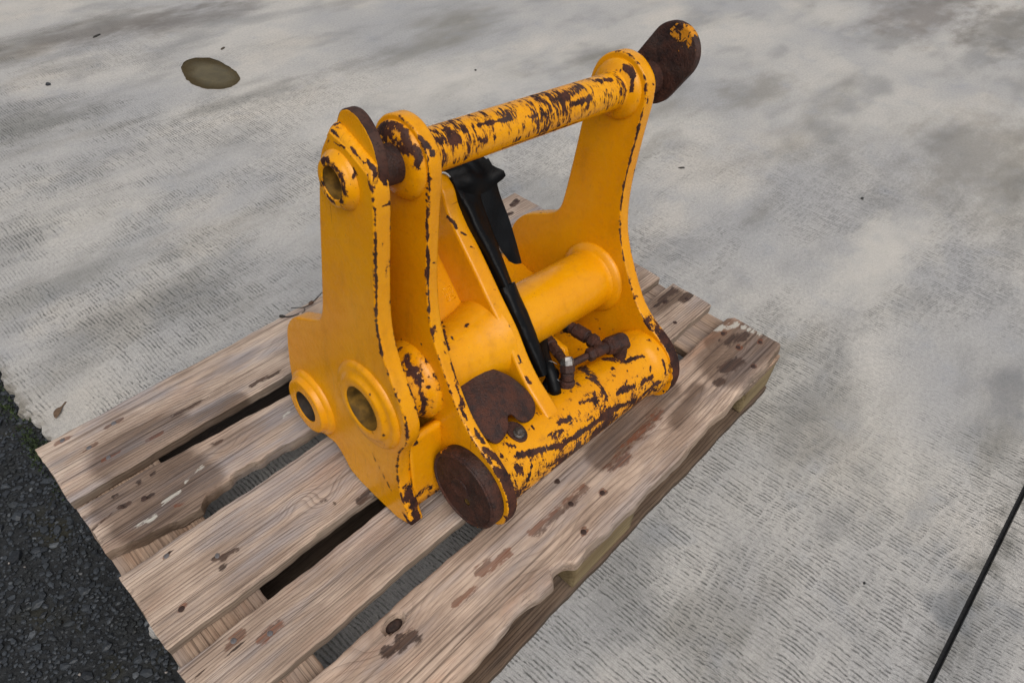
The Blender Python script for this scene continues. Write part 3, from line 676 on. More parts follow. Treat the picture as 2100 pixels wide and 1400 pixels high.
#CHIPS-BEGIN
CHIPS = [((-.1457,.0915,.1075),(-.1639,.0468,.1238),.0066,1), ((-.1639,.0468,.1238),(-.1671,.0207,.1154),.0041,1), ((-.1671,.0207,.1154),(-.1683,-.0001,.0934),.0023,1), ((-.1058,.0714,.1203),(-.0853,.0406,.123),.0045,1),
 ((-.0853,.0406,.123),(-.0402,.0302,.1205),.0028,1), ((-.1161,.0438,.1235),(-.1161,.0438,.1235),.003,1), ((-.1386,.0089,.1059),(-.097,.0034,.099),.0042,1), ((-.0749,.0007,.0949),(-.0458,-.0001,.0934),.0037,1),
 ((-.0421,.0104,.1074),(-.048,.0039,.0998),.0015,1), ((-.2228,.0284,.1194),(-.1894,.0201,.1151),.0022,1), ((-.184,.0292,.1197),(-.193,.0165,.1126),.0024,1), ((-.3811,.0219,.1162),(-.3463,.0131,.1099),.0042,1),
 ((-.3463,.0131,.1099),(-.2968,.0004,.0942),.0034,1), ((-.2968,.0004,.0942),(-.264,-.0009,.0919),.0042,1), ((-.264,-.0009,.0919),(-.2298,-.0021,.0892),.0043,1), ((-.2298,-.0021,.0892),(-.1981,-.0023,.0888),.0044,1),
 ((-.1981,-.0023,.0888),(-.1653,-.0025,.0884),.0045,1), ((-.1653,-.0025,.0884),(-.1248,-.0055,.0791),.0045,1), ((-.1248,-.0055,.0791),(-.0786,-.007,.0654),.0047,1), ((-.0786,-.007,.0654),(-.0305,-.0094,.0742),.0044,1),
 ((-.2797,.0238,.1172),(-.2559,.0199,.1149),.0039,1), ((-.2797,.0115,.1085),(-.3106,.0197,.1148),.0015,1), ((-.3233,.0443,.1236),(-.3264,.0188,.1142),.0013,1), ((-.3897,.0124,.1093),(-.3838,.0027,.0981),.0042,1),
 ((-.3629,.002,.0969),(-.3745,-.0048,.0816),.0022,1), ((-.3833,.0343,.1215),(-.3833,.0343,.1215),.0013,1), ((-.1121,.0127,.1095),(-.1121,.0127,.1095),.0017,1), ((-.0928,.0264,.1185),(-.0928,.0264,.1185),.0023,1),
 ((-.1712,.0123,.1091),(-.1712,.0123,.1091),.0016,1), ((-.1706,.0575,.1236),(-.1706,.0575,.1236),.0031,1), ((-.1254,.0302,.1201),(-.1254,.0302,.1201),.0017,1), ((-.011,.0402,.1314),(-.011,.0402,.1314),.002,1),
 ((-.0102,.0206,.1251),(-.0102,.0206,.1251),.002,1), ((-.0134,.0034,.1115),(-.0129,-.0095,.0923),.002,1), ((.0004,.0663,.1542),(-.0,.0521,.1446),.0027,1), ((.0088,.0351,.1398),(.0157,-.001,.1137),.0049,1),
 ((.0157,-.001,.1137),(.0206,-.0216,.0681),.0047,1), ((.0,-.0132,.0402),(.0,-.0124,.0308),.0012,1), ((-.4012,.109,.1646),(-.4214,.0726,.1606),.0022,1), ((-.4262,.0485,.1463),(-.4166,.0301,.1374),.0032,1),
 ((-.4166,.0301,.1374),(-.4143,.0026,.1168),.0041,1), ((-.4143,.0026,.1168),(-.4204,-.0188,.0812),.0048,1), ((-.433,-.0186,.0516),(-.433,-.0186,.0516),.0033,1), ((-.4218,.0683,.1575),(-.4217,.0536,.1489),.0023,1),
 ((-.3346,.1922,.2378),(-.3346,.1922,.2378),.0034,1), ((-.3713,.1862,.234),(-.3713,.1862,.234),.0024,1), ((-.2809,.1532,.2356),(-.2809,.1532,.2356),.0019,1), ((-.2804,.1258,.1946),(-.2833,.1157,.1826),.0012,1),
 ((-.2841,.1061,.1724),(-.2829,.0883,.1563),.0012,1), ((-.3281,.1672,.2299),(-.3281,.1672,.2299),.0012,1), ((-.3958,.0464,.124),(-.3995,.0318,.1217),.0012,1), ((-.3751,.0264,.1185),(-.3766,.0172,.1131),.0022,1),
 ((-.3797,.0416,.1232),(-.3701,.0335,.1213),.0015,1), ((-.2882,.1419,.2204),(-.2882,.1419,.2204),.0012,1), ((-.384,.0317,.1207),(-.3868,.0306,.1203),.0013,1), ((-.4498,.2017,.2349),(-.4573,.1746,.2256),.0036,1),
 ((-.4573,.1639,.2181),(-.4596,.1462,.1821),.0044,1), ((-.4595,.1461,.1755),(-.4539,.1557,.1463),.0024,1), ((-.444,.1523,.2187),(-.4507,.1507,.2052),.0012,1), ((-.433,.1841,.2593),(-.433,.1841,.2593),.0017,1),
 ((-.433,.2337,.2363),(-.4343,.2283,.2371),.0016,1), ((-.4481,.2219,.2316),(-.4458,.2066,.2382),.0012,1), ((-.4965,.1194,.2239),(-.4965,.1194,.2239),.0027,1), ((-.4797,.1347,.1243),(-.497,.1313,.1196),.0017,1),
 ((-.4958,.1372,.2578),(-.4986,.1237,.2343),.0013,1), ((-.4448,.169,.2314),(-.4448,.169,.2314),.0023,1), ((-.4473,.1439,.1954),(-.4473,.1439,.1954),.0012,1), ((-.5063,.1266,.0412),(-.5049,.1149,.0117),.0056,1),
 ((-.5049,.1149,.0117),(-.5048,.1013,-.0154),.0056,1), ((-.519,.1183,-.0078),(-.5179,.1004,-.0185),.0033,1), ((-.5312,.1789,.2264),(-.5304,.1731,.2244),.0012,1), ((-.5285,.147,.1944),(-.5285,.147,.1944),.0023,1),
 ((-.5302,.1476,.1654),(-.5302,.1476,.1654),.0021,1), ((-.526,.1366,.1904),(-.526,.1366,.1904),.0012,1), ((-.5251,.2091,.1427),(-.5257,.1969,.1417),.0016,1), ((-.5324,.1743,.1496),(-.5324,.1743,.1496),.0015,1),
 ((-.5215,.1961,.2506),(-.5215,.1961,.2506),.0012,1), ((-.5187,.1347,.251),(-.5173,.1284,.2431),.0012,1), ((-.5163,.1181,.2203),(-.5175,.1114,.1886),.0012,1), ((-.5182,.1733,.35),(-.5181,.1688,.3254),.0012,1),
 ((-.5181,.1688,.3254),(-.5189,.163,.3014),.0012,1), ((-.5188,.166,.3101),(-.5188,.166,.3101),.0012,1), ((-.5325,.198,.1284),(-.519,.2048,.0808),.0012,.9), ((-.519,.2048,.0808),(-.519,.191,.0617),.0012,.9),
 ((-.519,.191,.0617),(-.519,.1682,.0394),.0012,.8), ((-.519,.1682,.0394),(-.519,.1453,.0169),.0012,.8), ((-.4324,.1474,.2585),(-.4324,.1474,.2585),.0013,1), ((-.433,.1484,.2243),(-.433,.1484,.2243),.0012,1),
 ((-.434,.1347,.1841),(-.434,.1347,.1841),.0021,1), ((-.433,.1426,.2129),(-.433,.1426,.2129),.0012,1), ((-.519,.2846,.0536),(-.519,.2846,.0536),.0015,1), ((-.4889,.1213,.0147),(-.4638,.1208,.0109),.0037,.62),
 ((-.4638,.1208,.0109),(-.4545,.1029,.0394),.0037,.62), ((-.4719,.1283,.0721),(-.4719,.1283,.0721),.0027,.4), ((-.36,.216,.2337),(-.36,.216,.2337),.0012,.8), ((-.4155,.1546,.2748),(-.4233,.1444,.2554),.0012,.8),
 ((-.4266,.1664,.3059),(-.4286,.1524,.2706),.0012,.9), ((-.519,.2096,.5667),(-.519,.2043,.556),.0019,1), ((-.519,.2008,.5525),(-.519,.2008,.5525),.0024,1), ((-.5215,.2017,.5468),(-.5215,.2017,.5468),.0016,1),
 ((-.519,.2421,.5709),(-.5186,.2218,.5742),.0012,1), ((-.5205,.228,.5643),(-.5205,.228,.5643),.0012,1), ((-.5171,.2466,.5833),(-.5168,.2332,.5808),.0012,1), ((-.5103,.2447,.5901),(-.5103,.2447,.5901),.0012,1),
 ((-.5157,.2135,.576),(-.516,.1895,.5667),.0012,1), ((-.5118,.1882,.5705),(-.5121,.1827,.5675),.0018,1), ((-.5119,.1801,.5666),(-.5107,.1761,.5611),.0016,1), ((-.513,.176,.5599),(-.5144,.1727,.5436),.0012,1),
 ((-.5057,.1768,.5633),(-.5057,.1768,.5633),.0016,1), ((-.5285,.2234,.5575),(-.5313,.2083,.5427),.0012,1), ((-.5315,.2067,.5332),(-.5315,.2165,.5082),.0012,1), ((-.5315,.2481,.5082),(-.5315,.2252,.5039),.0012,1),
 ((-.5309,.2498,.5507),(-.5297,.236,.5579),.0012,1), ((-.5079,.171,.5213),(-.4961,.1712,.5214),.0018,1), ((-.5016,.1745,.55),(-.5042,.1721,.5406),.0012,1), ((-.5097,.2304,.5859),(-.5097,.2304,.5859),.0012,1),
 ((-.519,.2501,.5716),(-.519,.2602,.5574),.0012,.8), ((-.4399,.2241,.5764),(-.4419,.1985,.5605),.0031,1), ((-.4406,.1956,.5593),(-.4422,.1872,.538),.0023,1), ((-.4315,.198,.5724),(-.4239,.1824,.5561),.0028,1),
 ((-.4283,.2141,.582),(-.4283,.2141,.582),.0012,1), ((-.4317,.1829,.5559),(-.4327,.1783,.5238),.0012,1), ((-.4431,.1888,.5223),(-.4431,.1888,.5223),.0015,1), ((-.4598,.2103,.5176),(-.446,.2201,.5054),.0012,1),
 ((-.4447,.2352,.568),(-.4447,.2352,.568),.0015,1), ((-.4352,.182,.5384),(-.4343,.1819,.5197),.0012,.95), ((-.4343,.1819,.5197),(-.433,.1822,.5),.0012,.95), ((-.433,.1822,.5),(-.433,.1809,.4809),.0012,.95),
 ((-.433,.1809,.4809),(-.4326,.18,.4608),.0012,.95), ((-.4326,.18,.4608),(-.4321,.1792,.44),.0012,.95), ((-.4321,.1792,.44),(-.4312,.1789,.4181),.0012,.95), ((-.4312,.1789,.4181),(-.4304,.1783,.3956),.0012,.95),
 ((-.4304,.1783,.3956),(-.43,.1773,.3728),.0012,.95), ((-.43,.1773,.3728),(-.4306,.1751,.3503),.0012,.95), ((-.4306,.1751,.3503),(-.4317,.1722,.328),.0012,.95), ((-.3499,.2358,.2245),(-.3754,.1991,.2356),.0023,.95),
 ((-.3754,.1991,.2356),(-.3875,.1771,.2305),.0022,.95), ((-.3875,.1771,.2305),(-.4146,.1398,.2466),.0022,.95), ((-.4146,.1398,.2466),(-.4169,.1287,.2293),.0021,.95), ((-.4169,.1287,.2293),(-.4193,.1174,.212),.0021,.95),
 ((-.4193,.1174,.212),(-.4222,.1055,.1952),.0021,.95), ((-.4222,.1055,.1952),(-.4258,.0928,.1793),.0021,.95), ((-.4258,.0928,.1793),(-.4307,.0789,.1654),.0022,.95), ((-.5161,.171,.5197),(-.5164,.1713,.4997),.0012,.9),
 ((-.5164,.1713,.4997),(-.5165,.1719,.4787),.0012,.9), ((-.5165,.1719,.4787),(-.5165,.1726,.4569),.0012,.9), ((-.5165,.1726,.4569),(-.5164,.1735,.4342),.0012,.9), ((-.5164,.1735,.4342),(-.5166,.1741,.4108),.0012,.9),
 ((-.5166,.1741,.4108),(-.517,.1743,.3869),.0012,.9), ((-.517,.1743,.3869),(-.5178,.174,.3626),.0012,.9), ((-.5058,.1722,.4696),(-.5038,.1729,.4489),.0012,.7), ((-.5038,.1729,.4489),(-.5016,.1737,.4274),.0012,.7),
 ((-.5016,.1737,.4274),(-.4997,.174,.4054),.0012,.7), ((-.4997,.174,.4054),(-.4981,.174,.3829),.0012,.7), ((-.4981,.174,.3829),(-.4969,.1733,.3604),.0012,.7), ((-.3896,.2122,.5497),(-.36,.2095,.5467),.0051,1),
 ((-.3435,.2179,.554),(-.3435,.2179,.554),.0059,1), ((-.321,.2161,.5529),(-.2939,.2144,.5517),.0017,1), ((-.2939,.2144,.5517),(-.2656,.2128,.5503),.0018,1), ((-.2693,.2312,.5577),(-.2644,.2142,.5515),.0018,1),
 ((-.2362,.2094,.5467),(-.2153,.2078,.5444),.0018,1), ((-.1602,.2144,.5516),(-.1104,.2267,.5572),.0059,1), ((-.1418,.2075,.544),(-.1039,.2076,.544),.0038,1), ((-.1121,.2039,.5346),(-.1121,.2039,.5346),.0043,1),
 ((-.066,.2258,.557),(-.0379,.2208,.5554),.0035,1), ((-.2559,.2046,.5376),(-.2503,.2047,.5201),.0012,1), ((-.2014,.2037,.5245),(-.2014,.2037,.5245),.0013,1), ((-.1852,.2056,.5402),(-.1852,.2056,.5402),.0018,1),
 ((-.3017,.2096,.5469),(-.3008,.2037,.5337),.0012,1), ((-.2667,.2046,.5205),(-.2667,.2046,.5205),.0013,1), ((-.278,.2082,.5129),(-.2487,.2084,.5127),.0012,1), ((-.2487,.2084,.5127),(-.2181,.2086,.5125),.0012,1),
 ((-.2181,.2086,.5125),(-.1864,.2087,.5123),.0012,1), ((-.1864,.2087,.5123),(-.1534,.2089,.512),.0012,1), ((-.1534,.2089,.512),(-.119,.2091,.5118),.0012,1), ((-.376,.2232,.5563),(-.3621,.2234,.5564),.0013,1),
 ((-.1882,.2381,.557),(-.1672,.236,.5574),.0012,1), ((-.3295,.2057,.5404),(-.3134,.2036,.5332),.0013,1), ((-.0082,.2203,.5691),(-.0065,.2033,.5617),.0042,1), ((-.0093,.2023,.5562),(-.0117,.1988,.5406),.0024,1),
 ((.0024,.2487,.5824),(.0035,.2226,.5842),.0012,1), ((.0039,.208,.5794),(.0007,.1872,.5615),.0013,1), ((.0,.1827,.5482),(.0085,.1766,.5245),.0021,1), ((.0012,.1771,.5169),(.0017,.1779,.4909),.0012,1),
 ((.0017,.1779,.4909),(.002,.1786,.4642),.0012,1), ((.002,.1786,.4642),(.0017,.1789,.4368),.0012,1), ((.0017,.1789,.4368),(.0011,.1791,.4087),.0012,1), ((.0011,.1791,.4087),(.0004,.1793,.3796),.0012,1),
 ((.0205,.1783,.4628),(.0205,.1783,.4628),.0015,1), ((.0004,.1941,.5677),(.0175,.18,.55),.0012,1), ((.0,.2419,.4645),(.0,.2419,.4645),.0012,.7), ((-.0127,.2258,.5617),(-.0127,.2258,.5617),.0013,1),
 ((-.2919,.2971,.3675),(-.2862,.2799,.3542),.0019,1), ((-.2809,.2722,.346),(-.2809,.2722,.346),.0013,1), ((.0005,.166,.2995),(.0011,.1548,.274),.0012,1), ((.0011,.1548,.274),(.0004,.1427,.2491),.0012,1),
 ((.0,.1102,.1772),(.0,.1102,.1772),.0018,1), ((.0091,.1012,.1896),(.0091,.1012,.1896),.0018,1), ((.0,.086,.1603),(.0,.086,.1603),.0016,1), ((.0006,.1788,.3802),(.0009,.1742,.3385),.0012,1),
 ((-.0133,.353,.1043),(-.0133,.353,.1043),.0012,1), ((.0,.1564,.0765),(.0,.1564,.0765),.0012,1), ((-.0403,.1786,.2302),(-.0403,.1786,.2302),.0012,.6), ((-.0114,.1533,.215),(-.0114,.1533,.215),.0012,.7),
 ((-.1413,.145,.1655),(-.1413,.145,.1655),.0012,.7), ((.0,.1786,.0919),(-.0,.1249,.0944),.0035,.5), ((-.0108,.1564,.1358),(-.0108,.1564,.1358),.0034,.45), ((.002,.35,.2417),(.002,.35,.2417),.0012,1),
 ((.0016,.3309,.2514),(.0016,.3309,.2514),.0012,1), ((-.2911,.2924,.3655),(-.2877,.2803,.3544),.0019,1), ((-.2765,.2689,.3427),(-.2765,.2689,.3427),.0015,1), ((-.2783,.2543,.3284),(-.2783,.2543,.3284),.0019,1),
 ((-.2726,.1997,.2739),(-.2726,.1997,.2739),.0012,1), ((-.2804,.1534,.2359),(-.2804,.1534,.2359),.0021,1), ((-.2895,.1418,.2196),(-.2895,.1418,.2196),.0012,1), ((-.2811,.1239,.1922),(-.2858,.116,.1829),.0013,1),
 ((-.2865,.1019,.1683),(-.2867,.0909,.1584),.0012,1), ((-.292,.2467,.2405),(-.3016,.2338,.2364),.0012,1), ((-.333,.1937,.2383),(-.333,.1937,.2383),.0025,1), ((-.3694,.1869,.2342),(-.3694,.1869,.2342),.0021,1),
 ((-.3274,.167,.2299),(-.3274,.167,.2299),.0012,1), ((-.3531,.1609,.2214),(-.3531,.1609,.2214),.0012,1), ((-.2855,.1739,.2486),(-.2855,.1739,.2486),.0025,.5), ((-.292,.2663,.2072),(-.292,.2663,.2072),.0062,.35),
 ((-.419,.1784,.4023),(-.419,.1784,.4023),.0012,1)]
#CHIPS-END
if CHIPS:
    C_A = np.array([c_[0] for c_ in CHIPS]); C_B = np.array([c_[1] for c_ in CHIPS]); C_R = np.array([c_[2] for c_ in CHIPS]); C_S = np.array([c_[3] for c_ in CHIPS])
CHIPS = [(a, b, r * 1.25 if r > .0045 else r * 1.05, (s_ * (.72 if a[2] < .13 and a[1] < .11 else .80) if r > .0045 else s_ * .92)) for a, b, r, s_ in CHIPS]
def wear_of(P, base):
    w_ = np.array(base, float) if np.ndim(base) else np.full(len(P), float(base))
    for (a, b, r, s) in CHIPS:
        lo = np.minimum(a, b) - 2.3 * r; hi = np.maximum(a, b) + 2.3 * r
        k = np.where(((P > lo) & (P < hi)).all(1))[0]
        if len(k) == 0: continue
        d = sdist(P[k], a, b); w_[k] = np.maximum(w_[k], s * np.clip(1.35 - d / r * .62, 0, 1))
    return w_
def part(name, me, mat, base=0.0, label=None, parent=None):
    if not isinstance(base, np.ndarray): base = base(co_of(me)) if callable(base) else base
    set_attr(me, 'wear', wear_of(co_of(me), base) if mat.name.find('yellow') >= 0 else (base if np.ndim(base) else np.full(len(me.vertices), base)))
    return link(name, me, mat, parent or hit, label)
def edge_wear(loop, z0, z1, amount, left=1.0, right=1.0, width=.0013, where=None):
    """wear that rises on the two arrises of a plate; where(a,b)-> factor"""
    from_loop = loop
    def f(P):
        w_ = np.zeros(len(P))
        q = P[:, 1:]
        d = np.full(len(P), 9.)
        for i in range(0, len(P), 4000):
            dd = np.linalg.norm(q[i:i + 4000, None] - from_loop[None], axis=2); d[i:i + 4000] = dd.min(1)
        for z, k in ((z0, left), (z1, right)):
            e = np.sqrt(np.minimum(d, .05) ** 2 * .6 + (P[:, 0] - z) ** 2)
            w_ = np.maximum(w_, amount * k * np.clip(1.35 - e / width * .35, 0, 1))
        if where is not None: w_ *= where(P)
        return w_
    return f
# --- profiles in (v, h)
SIDE = [(.288, .529), (.285, .545), (.277, .562), (.262, .576), (.241, .5845), (.217, .583), (.198, .573), (.184, .559), (.178, .542), (.1765, .518), (.178, .48), (.1785, .437), (.178, .385), (.175, .35), (.171, .325), (.162, .292), (.148, .262), (.131, .233), (.109, .2), (.088, .174), (.069, .158), (.05, .147), (.024, .134), (.004, .119), (-.011, .1), (-.0205, .075), (-.0215, .055), (-.016, .030), (-.001, .012), (.025, .004), (.055, .003), (.12, .003), (.2, .003), (.30, .003), (.37, .004), (.405, .016), (.425, .045), (.43, .09), (.427, .13), (.42, .153), (.416, .179), (.404, .202), (.386, .221), (.35, .242), (.318, .260), (.305, .277), (.300, .298), (.293, .388), (.29, .448), (.288, .49)]
side_loop = catmull(SIDE, .0045)
OUT = [(.249, .582), (.249, .582), (.256, .572), (.271, .545), (.281, .495), (.285, .464), (.299, .325), (.304, .29), (.312, .270), (.327, .256), (.36, .2365), (.387, .221), (.405, .203), (.418, .179), (.424, .15), (.427, .126), (.429, .08), (.426, .045), (.41, .012), (.38, -.010), (.346, -.015), (.303, -.008), (.280, -.022), (.264, -.038), (.241, -.0435), (.21, -.0435), (.171, -.041), (.135, -.037), (.099, -.020), (.099, -.020), (.119, .021), (.131, .058), (.133, .1), (.128, .135), (.114, .163), (.111, .19), (.118, .22), (.129, .245), (.147, .274), (.161, .303), (.168, .325), (.173, .355), (.174, .41), (.172, .475), (.171, .525), (.173, .545), (.180, .560), (.180, .560), (.2, .568), (.225, .577)]
out_loop = catmull(OUT, .0045)
LOBE = [(.262, .555), (.255, .580), (.249, .597), (.242, .606), (.229, .6115), (.214, .611), (.2, .603), (.187, .59), (.1785, .573), (.1745, .55), (.1735, .525), (.178, .50), (.22, .49), (.255, .51)]
lobe_loop = catmull(LOBE, .0045)
U1, U1R, P2L, P2R, P4L, P4R = -.519, -.494, -.433, -.413, 0.0, .025
CT, CM, CB, CR = (.232, .529), (.200, .178), (.051, .066), (.361, .050)     # top pin, middle tube, bottom cylinder, rear tube
# --- plates
def nose(f, z0, z1, top):
    def g(P):
        w_ = f(P); e = (P[:, 0] > z0 + 2e-3) & (P[:, 0] < z1 - 1e-3) & (P[:, 1] < .2)
        return np.maximum(w_, np.where(e, np.clip((top + .03 - P[:, 2]) / .045, 0, 1) * .95, 0))
    return g
front_only = lambda P: np.where(P[:, 1] < .30 - .0, 1.0, .25)
me = bm_mesh(plate(out_loop, U1, U1R, .0026, [(*CT, .021), (*CM, .040), (*CR, .031)]))
part('outer_plate', me, MAT['paint'], lambda P: edge_wear(out_loop, U1, U1R, .56, where=lambda P: np.where((P[:, 1] < .19) | (P[:, 2] < -.0), 1.0, .3))(P))
me = bm_mesh(plate(lobe_loop, U1 + .0125, U1R + .0015, .0022, seg=2))
lb = part('cam_lobe', me, MAT['paint'], lambda P: np.where((P[:, 0] > U1 + .0126) & (P[:, 2] > .525) & (np.abs(P[:, 0] - (U1R + .0015)) > 1e-5), 1.0, 0.0) * 1.0)
me = bm_mesh(plate(side_loop, P2L, P2R, .0026, [(*CT, .02)]))
part('side_plate', me, MAT['paint'], nose(edge_wear(side_loop, P2L, P2R, .56, 1.0, .6, where=lambda P: np.where(P[:, 1] < .25, 1.0, .3)), P2L, P2R, .13))
me = bm_mesh(plate(side_loop, P4L, P4R, .0026))
part('side_plate', me, MAT['paint'], nose(edge_wear(side_loop, P4L, P4R, .54, .9, .9, where=lambda P: np.where(P[:, 1] < .25, 1.0, .3)), P4L, P4R, .15))
RIB = [(.352, .405), (.340, .4135), (.324, .4125), (.309, .400), (.298, .377), (.276, .350), (.232, .307), (.190, .264), (.150, .225), (.117, .184), (.088, .156), (.055, .134), (.028, .114), (.014, .10), (.03, .06), (.10, .03), (.30, .03), (.40, .06), (.41, .2), (.395, .33), (.372, .385)]
rib_loop = catmull(RIB, .005)
me = bm_mesh(plate(rib_loop, -.292, -.262, .005, seg=3))
rib = part('centre_rib', me, MAT['paint'], .10)
# --- round parts
def lath(name, prof, ctr, mat, base=0.0, n=64, sub=.0045, ends=(False, False), angle=40, label=None, parent=None):
    V, Fc = lathe(prof, ctr, n=n, sub=sub, closed_ends=ends); me = fix_normals(mesh_from(V, Fc), math.radians(angle))
    return part(name, me, mat, base, label, parent)
lath('top_tube', [(P4L + .001, .047), (-.004, .046), (-.009, .041), (-.014, .0305), (-.019, .0287), (-.395, .0287), (-.404, .031), (P2R - .001, .036)], CT, MAT['paint_scratch'], lambda P: np.clip(.47 + .20 * np.sin(P[:, 0] * 31 + 1.1) * .5 - np.where(P[:, 2] < CT[1] - .012, .28, 0) - np.where(P[:, 1] > CT[0] + .01, .15, 0), 0, 1) * np.where(P[:, 0] > -.015, .35, 1), 64, .0035)
lath('middle_tube', [(P4L + .001, .070), (-.003, .070), (-.008, .066), (-.012, .0585), (-.017, .0565), (-.250, .0565), (-.258, .060), (-.263, .066)], CM, MAT['paint'], 0.0, 72)
def hub():
    prof = [(-.280, .0745), (-.290, .0715), (-.298, .0685), (-.309, .0655), (-.322, .0625), (-.340, .0595), (-.360, .058), (-.400, .057), (-.408, .060), (P2R - .001, .068)]
    return lath('cast_hub', prof, CM, MAT['paint'], 0.0, 64)
hub()
lath('rear_tube', [(P4L + .001, .052), (-.008, .050), (-.012, .043), (-.40, .043), (P2R - .001, .05)], CR, MAT['paint'], 0.0, 40)
lath('bottom_cylinder', [(P4L + .001, .0665), (-.010, .0665), (-.022, .0645), (-.034, .0595), (-.042, .058), (-.395, .058), (P2R - .001, .062)], CB, MAT['paint_slab'],
     lambda P: np.clip(.37 + .27 * np.clip((CB[1] + .040 - P[:, 2]) / .045, -1, 1) + .06 * np.sin(P[:, 0] * 23) + .05 * np.sin(P[:, 0] * 61), .17, .70) * np.where(P[:, 0] > -.04, .8, 1), 96, .004)
lath('rear_collar', [(U1R - .001, .060), (-.488, .058), (-.480, .054), (-.455, .054), (-.448, .058), (-.443, .064), (P2L + .001, .066)], CM, MAT['paint'], lambda P: np.clip(.46 - np.where(P[:, 0] > -.45, .12, 0), 0, 1), 56)
lath('pivot_pin', [(U1R - .001, .0245), (-.44, .0245)], CT, MAT['rust_dark'], 0.0, 40)
lath('pin_collar', [(P2L + .001, .0495), (-.4365, .0485), (-.4410, .0440), (-.4440, .036), (-.4446, .030), (-.4446, .024)], CT, MAT['paint'], lambda P: np.where((P[:, 2] > CT[1] + .02) & (P[:, 0] < -.436), .66, .25), 56)
# bosses on the outer plate (each with its bore)
def boss(prof, bore_r, depth, ctr, matb, base=.1):
    o = lath('boss', prof, ctr, MAT['paint'], base, 56, .003)
    u0 = prof[-1][0]
    V, Fc = lathe([(u0 + .0005, bore_r - .0002), (u0 + depth, bore_r - .0002), (u0 + depth, .0001)], ctr, n=48, sub=.02); me = fix_normals(mesh_from(V, Fc), .7)
    me.flip_normals(); link('bore', me, matb, o)
    return o
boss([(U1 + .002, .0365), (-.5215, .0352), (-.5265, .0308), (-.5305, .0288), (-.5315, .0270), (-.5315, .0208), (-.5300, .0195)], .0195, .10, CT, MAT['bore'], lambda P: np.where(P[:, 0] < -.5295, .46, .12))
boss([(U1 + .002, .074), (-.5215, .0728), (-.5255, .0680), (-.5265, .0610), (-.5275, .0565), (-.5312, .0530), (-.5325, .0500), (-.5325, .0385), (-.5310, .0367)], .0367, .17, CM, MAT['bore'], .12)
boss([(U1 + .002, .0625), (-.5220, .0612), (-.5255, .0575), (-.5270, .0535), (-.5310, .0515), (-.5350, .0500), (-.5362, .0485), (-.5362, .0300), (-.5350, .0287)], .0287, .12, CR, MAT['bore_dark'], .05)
# weld bead between the lobe and the outer plate
def fillet():
    low = catmull([(.254, .5745), (.249, .5825), (.230, .5785), (.205, .5695), (.180, .5595), (.1745, .552)], .003, False)
    rr = random.Random(3); V = []; Fc = []; n = 7
    for i, p in enumerate(low):
        w_ = .0112 * (1 + .05 * math.sin(i * 1.9) + rr.uniform(-.03, .03)); k0 = min(1, (i + .6) / 3, (len(low) - i - .4) / 3)
        for k in range(n):
            a = k / (n - 1); bul = .0022 * math.sin(a * PI)
            V.append((U1 + .0006 + a * .0128 * k0 - bul * .7, p[0] - .001 * a, p[1] - .003 + (a ** .8) * w_ * k0 + bul))
        V.append((U1 + .0125, p[0], p[1] - .006))
    m_ = n + 1
    for i in range(len(low) - 1):
        for k in range(m_):
            q = (k + 1) % m_; Fc.append((i * m_ + k, i * m_ + q, (i + 1) * m_ + q, (i + 1) * m_ + k))
    Fc.append(tuple(range(m_))); Fc.append(tuple((len(low) - 1) * m_ + k for k in range(m_)))
    part('weld_bead', fix_normals(mesh_from(V, Fc), .9), MAT['paint'], .30)
fillet()
# pin head plate on the far end
def pill(c1, c2, r, n=28):
    a = math.atan2(c2[1] - c1[1], c2[0] - c1[0]); L = []
    for k in range(n + 1): q = a - PI / 2 + PI * k / n; L.append((c2[0] + r * math.cos(q), c2[1] + r * math.sin(q)))
    d_ = math.hypot(c2[0] - c1[0], c2[1] - c1[1]); m_ = max(2, int(d_ / .006))
    for k in range(n + 1): q = a + PI / 2 + PI * k / n; L.append((c1[0] + r * math.cos(q), c1[1] + r * math.sin(q)))
    return np.array(L)
me = bm_mesh(plate(pill((.229, .535), (.202, .581), .0455), .085, .100, .003))
part('pin_head_plate', me, MAT['rust_dark'], lambda P: np.clip(.80 - np.hypot((P[:, 1] - .184) * .8, P[:, 2] - .612) / .055, 0, 1))
lath('pivot_pin', [(P4R - .001, .0335), (.048, .0335), (.050, .0285), (.0855, .0285)], CT, MAT['rust_dark'], lambda P: np.where((P[:, 2] < CT[1] - .012) & (P[:, 0] < .06), .55, 0), 40)
# end disc of the bottom cylinder
dc = (.056, .060)
dl = np.array([(dc[0] + .0695 * math.cos(2 * PI * k / 72), dc[1] + .0695 * math.sin(2 * PI * k / 72)) for k in range(72)])
me = bm_mesh(plate(dl, P2L - .0215, P2L + .002, .004, [(dc[0] - .012, dc[1] - .016, .0065)], seg=3))
disc = part('end_disc', me, MAT['rust_dark'], lambda P: np.maximum(np.clip(.55 - np.hypot(P[:, 1] - .018, P[:, 2] - .012) / .02, 0, 1), np.clip(.5 - np.hypot(P[:, 1] - .11, P[:, 2] - .105) / .03, 0, 1)))
V, Fc = lathe([(P2L - .0208, .0064), (P2L - .008, .0064), (P2L - .008, .0001)], (dc[0] - .012, dc[1] - .016), n=20); me = fix_normals(mesh_from(V, Fc), .7); me.flip_normals(); link('bore', me, MAT['bore'], disc)
V, Fc = lathe([(P2L - .0212, .0195), (P2L - .0232, .0190), (P2L - .0238, .0178), (P2L - .0232, .0165), (P2L - .0226, .0001)], (dc[0] + .006, dc[1] + .001), n=40); part('centre_mark', fix_normals(mesh_from(V, Fc), .7), MAT['rust_dark'], 0.0, parent=disc)
